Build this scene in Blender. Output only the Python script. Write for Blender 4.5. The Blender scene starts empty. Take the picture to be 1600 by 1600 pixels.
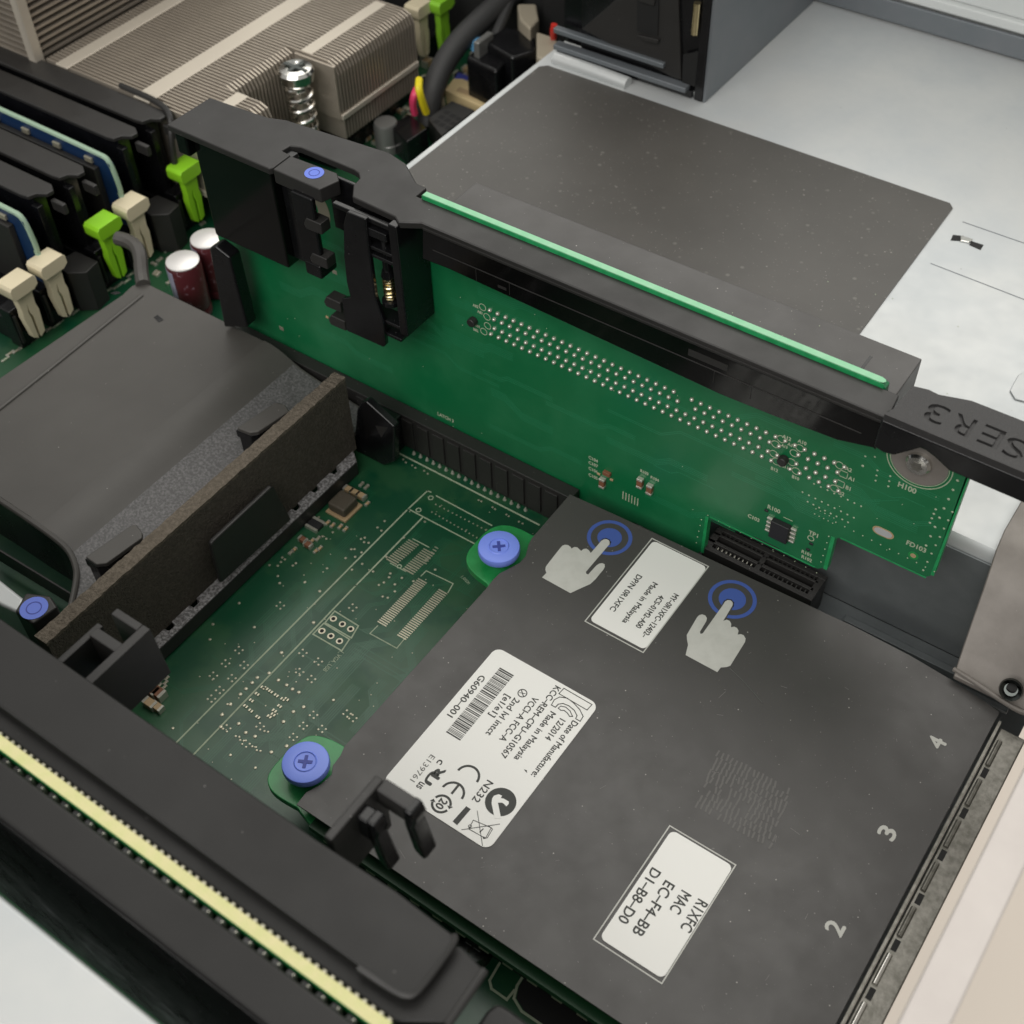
import bpy, bmesh, math, random
from mathutils import Vector, Matrix
random.seed(7)
sc = bpy.context.scene
COL = sc.collection

# ------------------------------------------------------------------ camera (1 unit = 1 cm)
F_PX = 2006.87
CR = ((0.81923074, 0.57302138, -0.02252754),      # camera right
      (0.42008522, -0.62639696, -0.65662413),     # camera down
      (-0.39037085, 0.52846319, -0.75388146))     # camera forward
CC = Vector((11.83421, -16.46209, 22.528731))
cd = bpy.data.cameras.new('camera'); cam = bpy.data.objects.new('camera', cd); COL.objects.link(cam)
r, d, f = [Vector(v) for v in CR]
m = Matrix((( r.x, -d.x, -f.x, CC.x), (r.y, -d.y, -f.y, CC.y), (r.z, -d.z, -f.z, CC.z), (0, 0, 0, 1)))
cam.matrix_world = m
cd.sensor_fit = 'HORIZONTAL'; cd.sensor_width = 36; cd.lens = F_PX / 1600 * 36
cd.clip_start = 0.5; cd.clip_end = 2000
cd.dof.use_dof = True; cd.dof.focus_distance = 25.0; cd.dof.aperture_fstop = 0.34
sc.camera = cam
sc.render.resolution_x = sc.render.resolution_y = 1024
sc.view_settings.view_transform = 'Standard'; sc.view_settings.look = 'None'
sc.view_settings.exposure = 0; sc.view_settings.gamma = 1; sc.view_settings.use_curve_mapping = False

# ------------------------------------------------------------------ light of the office: soft surround and ceiling panels
w = bpy.data.worlds.new('World'); sc.world = w; w.use_nodes = True
nt = w.node_tree; nt.nodes.clear()
out = nt.nodes.new('ShaderNodeOutputWorld'); bg = nt.nodes.new('ShaderNodeBackground')
tc = nt.nodes.new('ShaderNodeTexCoord'); sx = nt.nodes.new('ShaderNodeSeparateXYZ'); rp = nt.nodes.new('ShaderNodeValToRGB')
mr = nt.nodes.new('ShaderNodeMapRange'); mr.inputs[1].default_value = -1; mr.inputs[2].default_value = 1
nt.links.new(tc.outputs['Generated'], sx.inputs[0]); nt.links.new(sx.outputs['Z'], mr.inputs[0])
nt.links.new(mr.outputs[0], rp.inputs[0]); nt.links.new(rp.outputs[0], bg.inputs[0]); nt.links.new(bg.outputs[0], out.inputs[0])
e = rp.color_ramp.elements
e[0].position = 0.0; e[0].color = (.10, .10, .10, 1)
e[1].position = 1.0; e[1].color = (.80, .79, .75, 1)
q = rp.color_ramp.elements.new(.5); q.color = (.40, .405, .42, 1)
q = rp.color_ramp.elements.new(.72); q.color = (.62, .61, .585, 1)
bg.inputs[1].default_value = 0.62
def lamp(name, loc, target, sx_, sy_, power, col):
    l = bpy.data.lights.new(name, 'AREA'); l.shape = 'RECTANGLE'; l.size = sx_; l.size_y = sy_
    l.energy = power; l.color = col
    o = bpy.data.objects.new(name, l); COL.objects.link(o); o.location = loc
    o.rotation_euler = (Vector(target) - Vector(loc)).to_track_quat('-Z', 'Y').to_euler()
lamp('ceiling_panel', (-30, 120, 190), (0, 0, 0), 260, 200, 330000, (1, .975, .92))
lamp('ceiling_panel', (20, -140, 130), (0, 0, 0), 180, 120, 260000, (1, .975, .94))

# ------------------------------------------------------------------ pixel of the photograph -> point on a known plane
def ray(u, v):
    a, b = (u - 800) / F_PX, (v - 800) / F_PX
    return r * a + d * b + f
def Z(p, z):
    k = ray(*p); t = (z - CC.z) / k.z; return CC + k * t
def YP(p, y):
    k = ray(*p); t = (y - CC.y) / k.y; return CC + k * t
def XP(p, x):
    k = ray(*p); t = (x - CC.x) / k.x; return CC + k * t
def zp(pts, z): return [tuple(Z(p, z)[:2]) for p in pts]          # -> (x, y)
def yp(pts, y): return [(YP(p, y).x, YP(p, y).z) for p in pts]    # -> (x, z)
def xp(pts, x): return [(XP(p, x).y, XP(p, x).z) for p in pts]    # -> (y, z)
def zm(pts, s, ox, oy, z): return zp([(ox + a / s, oy + b / s) for a, b in pts], z)

# ------------------------------------------------------------------ materials
def mat(name, col, rough=.5, metal=0, spec=.5, var=None, bump=None, specks=None, coat=0, col2=None, fac2=None, aniso=None):
    M = bpy.data.materials.new(name); M.use_nodes = True; t = M.node_tree; b = t.nodes['Principled BSDF']
    b.inputs['Roughness'].default_value = rough; b.inputs['Metallic'].default_value = metal
    b.inputs['Specular IOR Level'].default_value = spec; b.inputs['Coat Weight'].default_value = coat
    b.inputs['Coat Roughness'].default_value = .15
    c = t.nodes.new('ShaderNodeRGB'); c.outputs[0].default_value = (*col, 1); cur = c.outputs[0]
    co = t.nodes.new('ShaderNodeTexCoord').outputs['Object']
    def noise(scale, detail=4, rgh=.6):
        n = t.nodes.new('ShaderNodeTexNoise'); n.inputs['Scale'].default_value = scale
        n.inputs['Detail'].default_value = detail; n.inputs['Roughness'].default_value = rgh
        t.links.new(co, n.inputs['Vector']); return n.outputs['Fac']
    def ramp(src, a, bb):
        n = t.nodes.new('ShaderNodeMapRange'); n.inputs[1].default_value = a; n.inputs[2].default_value = bb
        t.links.new(src, n.inputs[0]); return n.outputs[0]
    def mix(fac, a, bcol):
        n = t.nodes.new('ShaderNodeMix'); n.data_type = 'RGBA'; t.links.new(fac, n.inputs[0])
        t.links.new(a, n.inputs[6]); n.inputs[7].default_value = (*bcol, 1); return n.outputs[2]
    if var:                                    # var = (scale, second colour, lo, hi)
        cur = mix(ramp(noise(var[0]), var[2], var[3]), cur, var[1])
    if specks:                                 # specks = list of (scale, threshold, colour)
        for s in specks:
            v = t.nodes.new('ShaderNodeTexVoronoi'); v.inputs['Scale'].default_value = s[0]; t.links.new(co, v.inputs['Vector'])
            n = noise(s[0] * .35, 2)
            mm = t.nodes.new('ShaderNodeMath'); mm.operation = 'SUBTRACT'
            t.links.new(ramp(v.outputs['Distance'], s[1], s[1] * .5), mm.inputs[0])
            t.links.new(ramp(n, .62, .42), mm.inputs[1]); mm.use_clamp = True
            cur = mix(mm.outputs[0], cur, s[2])
    t.links.new(cur, b.inputs['Base Color'])
    if bump:
        bp = t.nodes.new('ShaderNodeBump'); bp.inputs['Strength'].default_value = bump[1]; bp.inputs['Distance'].default_value = bump[2] if len(bump) > 2 else .02
        t.links.new(noise(bump[0], 3), bp.inputs['Height']); t.links.new(bp.outputs[0], b.inputs['Normal'])
    if aniso:                                  # roughness varied by smears
        t.links.new(ramp(noise(aniso[0], 5), .3, .7), (n := t.nodes.new('ShaderNodeMapRange')).inputs[0])
        n.inputs[3].default_value = aniso[1]; n.inputs[4].default_value = aniso[2]; t.links.new(n.outputs[0], b.inputs['Roughness'])
    return M
DUST = (.45, .43, .40)
M = dict(
 film=mat('matte_grey_film', (.058, .055, .053), .42, var=(.5, (.068, .065, .062), .35, .7), specks=[(5.5, .085, DUST), (13, .085, (.30, .29, .27)), (27, .10, (.16, .15, .145)), (3.1, .03, (.6, .58, .55))], bump=(60, .05), aniso=(1.2, .36, .52)),
 film2=mat('dusty_grey_film', (.066, .062, .056), .42, var=(.4, (.08, .075, .068), .35, .7), specks=[(3.0, .20, (.14, .135, .12)), (5, .15, (.21, .20, .18)), (9, .13, (.30, .28, .26))], bump=(50, .05)),
 scuff=mat('scuffed_film', (.125, .12, .114), .6),
 gloss=mat('glossy_black_plastic', (.003, .003, .003), .1, specks=[(8, .04, (.2, .2, .2))], aniso=(1.5, .05, .2)),
 abs=mat('black_plastic', (.0045, .0045, .005), .22, spec=.45, var=(1.2, (.008, .008, .009), .4, .7), specks=[(6, .05, (.3, .3, .3))], aniso=(1.5, .14, .32)),
 absn=mat('angle_shaded_black_plastic', (.011, .0105, .010), .45, spec=.4, specks=[(4, .045, (.35, .34, .32))], bump=(90, .06), aniso=(.8, .38, .55)),  # matte black darkened in its colour for the angle of the near frame
 absm=mat('matte_black_plastic', (.020, .019, .018), .45, specks=[(5, .05, (.35, .34, .32))], bump=(90, .06), aniso=(1, .38, .55)),
 abst=mat('textured_black_plastic', (.028, .027, .027), .46, bump=(38, .55, .02), specks=[(22, .12, (.22, .21, .2))]),
 shroud=mat('dark_shroud_plastic', (.062, .058, .053), .5, var=(.6, (.072, .068, .062), .35, .7), specks=[(4, .06, DUST)], bump=(40, .10, .02)),
 ledge=mat('grained_grey_plastic', (.12, .116, .115), .55, bump=(20, .8, .03), var=(16, (.36, .35, .355), .42, .62)),
 ledgeb=mat('fine_grained_plastic', (.075, .073, .073), .5, bump=(26, .6, .02), var=(18, (.16, .155, .157), .42, .66)),
 foam=mat('brown_foam', (.068, .060, .049), .95, spec=.15, bump=(22, 1, .06), var=(16, (.10, .088, .072), .4, .65)),
 foamt=mat('light_brown_foam', (.105, .089, .070), .95, spec=.15, bump=(18, 1, .05), var=(16, (.155, .132, .105), .4, .65)),  # lighter brown than the front, for the top face of the foam
 pcb=mat('green_board', (.006, .13, .045), .33, coat=.2, var=(.45, (.018, .165, .065), .45, .7), specks=[(7, .05, (.10, .22, .12))], aniso=(.5, .28, .45)),  # broad lighter green patches paint soft reflections on the riser board
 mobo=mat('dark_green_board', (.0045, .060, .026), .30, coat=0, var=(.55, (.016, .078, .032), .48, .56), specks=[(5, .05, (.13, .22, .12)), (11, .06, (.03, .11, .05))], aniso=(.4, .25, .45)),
 pcbedge=mat('board_edge_green', (.24, .56, .33), .65, var=(5, (.32, .60, .39), .3, .7), bump=(30, .3)),
 pcbside=mat('board_rim_green', (.012, .24, .075), .4, var=(5, (.02, .30, .1), .4, .6)),
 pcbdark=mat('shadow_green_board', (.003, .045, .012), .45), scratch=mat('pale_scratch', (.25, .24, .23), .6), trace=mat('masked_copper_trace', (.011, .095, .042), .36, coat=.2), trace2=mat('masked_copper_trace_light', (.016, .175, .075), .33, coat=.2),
 tab=mat('bright_green_solder_mask', (.010, .22, .05), .35, coat=.2, var=(2.5, (.02, .27, .07), .4, .6)),
 yedge=mat('board_edge_pale_yellow', (.55, .56, .25), .65, var=(4, (.64, .58, .32), .3, .7), bump=(30, .4)),
 silk=mat('pale_silkscreen', (.42, .47, .34), .6, var=(9, (.30, .37, .25), .35, .7)),
 solder=mat('solder', (.64, .62, .54), .3, .65),
 padm=mat('tinned_pads', (.50, .47, .36), .35, .6),
 paper=mat('white_label_paper', (.83, .825, .79), .42, specks=[(7, .03, (.4, .38, .35))]),
 ink=mat('black_ink', (.022, .024, .02), .5),
 inkg=mat('grey_ink', (.13, .13, .12), .5),
 white=mat('printed_light_grey', (.56, .56, .52), .5, var=(3, (.50, .50, .46), .4, .7)),
 num=mat('printed_numeral_grey', (.52, .52, .48), .5),
 blue=mat('printed_blue', (.060, .11, .38), .5),
 cap=mat('blue_plastic', (.20, .29, .86), .38, specks=[(8, .04, (.1, .1, .3))], bump=(40, .05)),
 capd=mat('blue_recess_shade', (.04, .06, .33), .5),  # darker blue puts the shade of the screw crosses into the colour
 touch=mat('touch_point_blue', (.13, .20, .70), .5),
 steel=mat('zinc_plated_steel', (.57, .58, .57), .42, .3, var=(.4, (.48, .505, .515), .3, .7), specks=[(2.0, .04, (.25, .25, .24))], bump=(2.5, .06, .03), aniso=(1.6, .36, .5)),
 steeld=mat('dark_blue_grey_steel', (.155, .175, .19), .45, .45, var=(.5, (.19, .2, .215), .3, .7)),
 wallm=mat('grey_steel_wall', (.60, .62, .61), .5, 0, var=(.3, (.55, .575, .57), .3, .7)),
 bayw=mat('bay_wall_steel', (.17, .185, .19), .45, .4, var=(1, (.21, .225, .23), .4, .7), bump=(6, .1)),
 rear=mat('brown_grey_steel', (.24, .22, .20), .5, .25, var=(1.5, (.19, .172, .155), .35, .7), specks=[(5, .05, (.7, .68, .65))], bump=(8, .08)),
 lip=mat('cream_steel_lip', (.57, .53, .50), .55, .1, var=(1, (.52, .48, .455), .35, .7), specks=[(3, .03, (.3, .26, .3))]),
 spring=mat('spring_steel', (.25, .24, .215), .36, .6, var=(7, (.15, .145, .125), .35, .65), bump=(15, .15)),
 chrome=mat('bright_steel', (.75, .74, .70), .18, 1),
 darkst=mat('dark_screw_steel', (.10, .11, .105), .25, 1),
 alu=mat('aluminium_fins', (.47, .415, .345), .42, .6, var=(1, (.41, .36, .30), .3, .7)),
 aluc=mat('aluminium_clip', (.60, .545, .46), .5, .5),
 gold=mat('gold_spring', (.85, .72, .42), .22, 1),
 cream=mat('cream_plastic', (.68, .60, .42), .45), dull=mat('dull_ivory_plastic', (.33, .29, .22), .5), lime=mat('lime_plastic', (.27, .62, .02), .4),
 limed=mat('lime_plastic_far', (.24, .55, .03), .45),
 capw=mat('capacitor_top', (.78, .76, .74), .35, .4), capp=mat('capacitor_sleeve', (.085, .018, .022), .3, var=(7, (.2, .12, .14), .62, .66)),
 caps=mat('capacitor_stripe', (.30, .29, .38), .35), grey=mat('grey_cap_can', (.25, .25, .24), .4, .6),
 cerb=mat('brown_ceramic', (.20, .085, .045), .5), cert=mat('tan_ceramic', (.42, .30, .17), .5), ind=mat('inductor_brown', (.075, .062, .045), .55, bump=(25, .5)),
 chip=mat('black_chip', (.016, .016, .018), .5, bump=(60, .2)), dimm=mat('blue_board', (.007, .028, .085), .4, coat=.2),
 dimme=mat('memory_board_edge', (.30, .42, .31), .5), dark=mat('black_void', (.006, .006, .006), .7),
 cable=mat('black_cable_sleeve', (.03, .03, .03), .55, bump=(30, .4)), pink=mat('pink_wire', (.80, .06, .16), .4), yel=mat('yellow_wire', (.85, .70, .02), .4),
 ivory=mat('ivory_connector', (.64, .50, .27), .5), bluec=mat('blue_connector', (.04, .05, .30), .5), redw=mat('red_wire', (.6, .03, .02), .5),
 cyan=mat('pale_blue_plug', (.12, .36, .62), .4), desk=mat('cream_desk', (.68, .61, .53), .6, var=(.02, (.62, .55, .49), .3, .7)),
)

# ------------------------------------------------------------------ mesh builder
class MB:
    def __init__(s): s.v = []; s.f = []
    def add(s, vs, fs):
        b = len(s.v); s.v += [tuple(v) for v in vs]; s.f += [tuple(b + i for i in q) for q in fs]; return s
    def box(s, x0, x1, y0, y1, z0, z1):
        v = [(x, y, z) for x in (x0, x1) for y in (y0, y1) for z in (z0, z1)]
        return s.add(v, [(0, 1, 3, 2), (4, 6, 7, 5), (0, 4, 5, 1), (2, 3, 7, 6), (0, 2, 6, 4), (1, 5, 7, 3)])
    def prism(s, poly, a, b, ax='z'):
        n = len(poly)
        ar = sum(poly[i][0] * poly[(i + 1) % n][1] - poly[(i + 1) % n][0] * poly[i][1] for i in range(n))
        if ar < 0: poly = poly[::-1]
        F = {'z': lambda p, h: (p[0], p[1], h), 'y': lambda p, h: (p[0], h, p[1]), 'x': lambda p, h: (h, p[0], p[1])}[ax]
        if ax == 'y': poly = poly[::-1]
        if a > b: a, b = b, a
        return s.add([F(p, a) for p in poly] + [F(p, b) for p in poly],
                     [tuple(range(n))[::-1], tuple(range(n, 2 * n))] + [(i, (i + 1) % n, n + (i + 1) % n, n + i) for i in range(n)])
    def lathe(s, c, prof, ax='z', n=32, dirn=1):
        F = {'z': lambda a, b, h: (c[0] + a, c[1] + b, c[2] + h), 'y': lambda a, b, h: (c[0] + a, c[1] + h, c[2] + b), 'x': lambda a, b, h: (c[0] + h, c[1] + a, c[2] + b)}[ax]
        vs = []; fs = []
        for rr, h in prof:
            for i in range(n):
                t = 2 * math.pi * i / n; vs.append(F(rr * math.cos(t), rr * math.sin(t), h))
        for j in range(len(prof) - 1):
            for i in range(n): k = (i + 1) % n; fs.append((j * n + i, j * n + k, (j + 1) * n + k, (j + 1) * n + i))
        fs.append(tuple(range(n))[::-1]); fs.append(tuple((len(prof) - 1) * n + i for i in range(n)))
        return s.add(vs, fs)
    def cyl(s, c, rr, h, ax='z', n=24): return s.lathe(c, [(rr, 0), (rr, h)], ax, n)
    def ring(s, c, r0, r1, h, ax='z', n=48, a0=0, a1=360):
        F = {'z': lambda a, b, k: (c[0] + a, c[1] + b, c[2] + k), 'y': lambda a, b, k: (c[0] + a, c[1] + k, c[2] + b)}[ax]
        full = abs(a1 - a0) >= 360; m_ = n if full else n + 1; vs = []; fs = []
        for i in range(m_):
            t = math.radians(a0 + (a1 - a0) * i / n)
            for rr, k in ((r0, 0), (r1, 0), (r1, h), (r0, h)): vs.append(F(rr * math.cos(t), rr * math.sin(t), k))
        for i in range(n):
            k = (i + 1) % m_
            for j in range(4): l = (j + 1) % 4; fs.append((i * 4 + j, k * 4 + j, k * 4 + l, i * 4 + l))
        if not full: fs += [(0, 1, 2, 3), (n * 4 + 3, n * 4 + 2, n * 4 + 1, n * 4)]
        return s.add(vs, fs)
    def tube(s, pts, rr, n=10):
        P = [Vector(p) for p in pts]
        # smooth the path
        for _ in range(2):
            Q = [P[0]]
            for a, b in zip(P, P[1:]): Q += [a * .75 + b * .25, a * .25 + b * .75]
            P = Q + [P[-1]]
        vs = []; fs = []
        for i, p in enumerate(P):
            t = (P[min(i + 1, len(P) - 1)] - P[max(i - 1, 0)]).normalized()
            a = t.orthogonal().normalized() if i == 0 else (pa - t * pa.dot(t)).normalized()
            pa = a; b = t.cross(a); R_ = rr[0] + (rr[1] - rr[0]) * i / (len(P) - 1) if isinstance(rr, tuple) else rr
            vs += [p + (a * math.cos(2 * math.pi * k / n) + b * math.sin(2 * math.pi * k / n)) * R_ for k in range(n)]
        for i in range(len(P) - 1):
            for k in range(n): l = (k + 1) % n; fs.append((i * n + k, i * n + l, (i + 1) * n + l, (i + 1) * n + k))
        fs += [tuple(range(n))[::-1], tuple((len(P) - 1) * n + k for k in range(n))]
        return s.add(vs, fs)
    def line(s, p, q, wd, z, h=.004):            # a printed line on a z plane
        p, q = Vector(p[:2]), Vector(q[:2]); t = (q - p).normalized() * wd / 2; nrm = Vector((-t.y, t.x))
        p = p - t; q = q + t
        return s.prism([tuple(p + nrm), tuple(p - nrm), tuple(q - nrm), tuple(q + nrm)], z, z + h)
    def poly(s, pts, wd, z, close=False):
        for i, (a, b) in enumerate(zip(pts, pts[1:] + ([pts[0]] if close else []))): s.line(a, b, wd, z, .0035 + .0002 * i)
        return s
    def text(s, txt, mtx, width=None, height=None, th=.003, bold=0):
        c = bpy.data.curves.new('txt', 'FONT'); c.body = txt; c.resolution_u = 3
        o = bpy.data.objects.new('txt', c); COL.objects.link(o); dg = bpy.context.evaluated_depsgraph_get()
        me = bpy.data.meshes.new_from_object(o.evaluated_get(dg))
        xs = [v.co.x for v in me.vertices]; ys = [v.co.y for v in me.vertices]
        x0, x1, y0, y1 = min(xs), max(xs), min(ys), max(ys)
        if any(ch in txt for ch in '[]/j,p_') or 'y' in txt: y0, y1 = 0, .73
        sy = (height or .1) / (y1 - y0); sx_ = (width / (x1 - x0)) if width else sy * .85
        vs = [mtx @ Vector(((v.co.x - x0) * sx_, (v.co.y - (y0 + y1) / 2) * sy, 0)) for v in me.vertices]
        n = len(vs); nv = (mtx.to_3x3() @ Vector((0, 0, 1))) * th
        fs = [tuple(p.vertices) for p in me.polygons]
        bx = mtx.to_3x3() @ Vector((1, 0, 0)); by = mtx.to_3x3() @ Vector((0, 1, 0))
        for k, (ax_, ay_) in enumerate(((0, 0), (1, 0), (-1, 0), (0, 1), (0, -1)) if bold else ((0, 0),)):
            o_ = bx * ax_ * bold + by * ay_ * bold + nv * k * .04
            s.add([v + o_ for v in vs] + [v + nv + o_ for v in vs], [q[::-1] for q in fs] + [tuple(i + n for i in q) for q in fs])
        bpy.data.objects.remove(o); bpy.data.curves.remove(c); bpy.data.meshes.remove(me)
        return s
    def textz(s, txt, p0, p1, h, z, bold=0):     # flat text, mid line from p0 to p1 (world xy) facing +z
        p0, p1 = Vector((*p0[:2], z)), Vector((*p1[:2], z)); a = p1 - p0
        if abs(a.x) < abs(a.y) * .35: a.x = 0
        x = a.normalized(); zz = Vector((0, 0, 1)); y = zz.cross(x)
        mt = Matrix(((x.x, y.x, 0, p0.x), (x.y, y.y, 0, p0.y), (0, 0, 1, p0.z), (0, 0, 0, 1)))
        return s.text(txt, mt, a.length, h, bold=bold)
    def textf(s, txt, c, h, y, wd=None, bold=0): # text on a vertical board facing -y, starting at (x, z)
        mt = Matrix(((1, 0, 0, c[0]), (0, 0, -1, y), (0, 1, 0, c[1]), (0, 0, 0, 1)))
        return s.text(txt, mt, wd, h, bold=bold)

def wloc(o):
    v = Vector((0, 0, 0))
    while o: v += o.location; o = o.parent
    return v
def smooth(me, on=True):
    for p in me.polygons: p.use_smooth = on
def obj(name, mb, material, parent=None, bevel=0, sm=False, label=None, kind=None, seg=2):
    xs, ys, zs = zip(*mb.v); c = Vector(((min(xs) + max(xs)) / 2, (min(ys) + max(ys)) / 2, min(zs)))
    me = bpy.data.meshes.new(name); me.from_pydata([tuple(Vector(v) - c) for v in mb.v], [], mb.f); me.update()
    bm = bmesh.new(); bm.from_mesh(me); bmesh.ops.recalc_face_normals(bm, faces=bm.faces); bm.to_mesh(me); bm.free()
    me.materials.append(M[material]); o = bpy.data.objects.new(name, me); COL.objects.link(o)
    if parent: o.parent = parent
    o.location = c - wloc(parent)
    if sm: smooth(me)
    if bevel:
        b = o.modifiers.new('bevel', 'BEVEL'); b.width = bevel; b.segments = seg; b.limit_method = 'ANGLE'; b.angle_limit = math.radians(35)
        smooth(me); b.harden_normals = True
    elif sm:
        try:
            me.set_sharp_from_angle(angle=math.radians(35))
        except Exception: pass
    if label: o['label'] = label
    if kind: o['kind'] = kind
    return o
def thing(name, label, cat, loc=(0, 0, 0), group=None):
    o = bpy.data.objects.new(name, None); COL.objects.link(o); o.location = loc; o.empty_display_size = .3
    o['label'] = label; o['category'] = cat
    if group: o['group'] = group
    return o
def tag(o, label, cat, group=None):
    o['label'] = label; o['category'] = cat
    if group: o['group'] = group
    return o
def copy_tree(o, parent=None):
    c = o.copy(); COL.objects.link(c); c.parent = parent
    for ch in list(o.children): copy_tree(ch, c)
    return c

# ================================================================== SETTING
obj('desk', MB().box(-150, 150, -150, 150, -32, -30), 'desk', kind='structure')

# ================================================================== CHASSIS
ch = thing('server_chassis', 'open zinc steel server case with grey far side wall, rear panel and near rim', 'computer case', (0, 0, -.9))
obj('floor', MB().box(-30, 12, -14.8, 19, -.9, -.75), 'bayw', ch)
wl = MB().box(-30, 14, 18.95, 19.1, -.75, 12).box(-30, 14, 18.55, 18.95, 4.15, 4.45).box(-30, 14, 18.75, 18.95, 4.45, 12)
obj('side_wall', wl, 'wallm', ch, .05)
obj('wall_seam', MB().box(-30, 14, 18.45, 18.56, 3.5, 4.12), 'steeld', ch, .03)
# near rim of the case, folded over
obj('near_rim', MB().box(-30, 12.1, -16.5, -14.70, 7.75, 7.9).box(-30, 12.1, -14.86, -14.70, 0, 7.75), 'steel', ch, .06, seg=3)
# rear panel: inner sheet, spring fingers, outer lip
rp_ = MB()
slope = [(11.0 - .8, 1.05, 3.72), (12.1, 1.05, 3.72), (12.1, -.42, 1.78), (10.48, -.42, 1.78)]
br = MB()
A0, B0 = Z((1596, 770), 3.75), Z((1567, 867), 3.72)
prof = [(5.5, 3.78), (1.55, 3.76), (1.1, 3.66), (.55, 3.1), (-.15, 2.1), (-.42, 1.86), (-.62, 1.80)]
L = []
for i, (y, z) in enumerate(prof):
    x0 = 10.12 + (0 if y > 1.3 else (1.3 - y) * .19)
    L += [(x0, y, z), (12.1, y, z), (12.1, y, z - .12), (x0, y, z - .12)]
br.add(L, [(i * 4 + j, i * 4 + (j + 1) % 4, i * 4 + 4 + (j + 1) % 4, i * 4 + 4 + j) for i in range(len(prof) - 1) for j in range(4)] + [(0, 1, 2, 3), (len(L) - 1, len(L) - 2, len(L) - 3, len(L) - 4)])
obj('slot_bracket', br, 'rear', ch, .03, label='sloping brown grey steel bracket with a screw hole')
hc = Z((1577, 1083), 1.95)
rim = MB(); rim.tube([(10.42, -.5, 1.82), (10.9, -.58, 1.84), (11.5, -.72, 1.86), (11.95, -.78, 1.9), (12.08, -.5, 2.0)], .05, 8)
obj('bracket_bead', rim, 'rear', ch, sm=True)
bl = obj('screw_hole', MB().lathe((hc.x, hc.y + .05, 2.02), [(.0, 0), (.11, .01), (.14, .09), (.2, .13), (.22, .05)], n=24), 'darkst', ch, sm=True)
bl.rotation_euler = (math.radians(50), 0, 0)
obj('hole_bore', MB().cyl((hc.x, hc.y - .02, 2.12), .095, .05), 'dark', ch).rotation_euler = (0, 0, 0)
obj('inner_wall', MB().box(11.56, 11.61, -14.5, -.95, .2, 1.60), 'spring', ch)
fg = MB().box(11.64, 12.12, -14.5, -1.0, 1.3, 1.5)
obj('rear_wall', fg, 'spring', ch, .03)
y = -1.3; finger = None
k = 0
while y > -12.5:
    fm = MB().prism([(11.68, 1.50), (11.71, 1.56), (11.77, 1.55), (11.79, 1.5)], y - .62, y, 'y')
    obj('spring_finger', fm, 'chrome' if k > 4 else 'spring', ch, .012)
    obj('spring_slot', MB().box(11.70, 11.80, y - .90, y - .68, 1.501, 1.506), 'dark', ch)
    y -= .98; k += 1
obj('rear_lip', MB().box(12.17, 12.68, -16.2, 19, 7.35, 7.5).box(12.6, 12.68, -16.2, 19, 0, 7.35), 'lip', ch, .05, seg=3)
obj('rear_post', MB().box(12.12, 12.6, 1.2, 19, 3.5, 3.6), 'rear', ch)

# ================================================================== PARTITION PLATE over the power bay
pl = thing('metal_partition', 'white zinc steel shelf under the black sheet, with a folded front edge', 'steel shelf', (2, 10, 0))
x0 = -7.12
pr_ = [(18.95, 3.45), (1.5, 3.45), (1.3, 3.40), (1.21, 3.28), (1.19, 3.1), (1.29, 3.1), (1.33, 3.3), (1.5, 3.33), (18.95, 3.33)]
obj('plate', MB().prism(pr_, x0, 12.05, 'x'), 'steel', pl, .0, sm=True)
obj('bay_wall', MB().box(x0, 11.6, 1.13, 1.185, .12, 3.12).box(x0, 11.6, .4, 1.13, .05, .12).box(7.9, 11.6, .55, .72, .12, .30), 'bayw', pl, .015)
sh = zp([(640, 262), (849, 104)], 3.45)
SHT = [(-6.93, 1.6), (-6.93, 10.95), (-6.75, 11.13), (5.14, 11.13), (5.28, 10.98), (5.43, 1.6)]
obj('insulating_sheet', MB().prism(SHT, 3.453, 3.485), 'film2', pl, label='dusty black plastic sheet')
rb = MB().tube([(-6.75, 11.5, 3.52), (-5.2, 11.46, 3.54), (-4.3, 11.44, 3.52)], .20, 12)
obj('stiffening_rib', rb, 'steel', pl, sm=True)
gl = MB()
for a, b in (((1505, 347), (1600, 380)), ((1455, 412), (1600, 468))):
    gl.line(Z(a, 3.45), Z(b, 3.45), .03, 3.452, .002)
obj('crease', gl, 'steeld', pl)
sl = MB(); hd = [Z((1485, 366), 3.45), Z((1505, 369), 3.45), Z((1515, 378), 3.45), Z((1536, 381), 3.45)]
sl.prism(zp([(1485, 376), (1489, 367), (1506, 369), (1502, 377)], 3.45), 3.451, 3.456)
sl.prism(zp([(1514, 383), (1518, 377), (1537, 383), (1532, 391)], 3.45), 3.451, 3.456)
obj('lance_slot', sl, 'dark', pl)
obj('lance_bridge', MB().prism(zp([(1500, 370), (1508, 372), (1520, 376), (1514, 381), (1500, 378)], 3.45), 3.452, 3.50), 'chrome', pl, .02)
em = MB().prism(zp([(1577, 612), (1590, 588), (1604, 580), (1640, 590), (1640, 640), (1585, 625)], 3.45), 3.452, 3.50)
obj('embossed_pad', em, 'steel', pl, .04)

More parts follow.
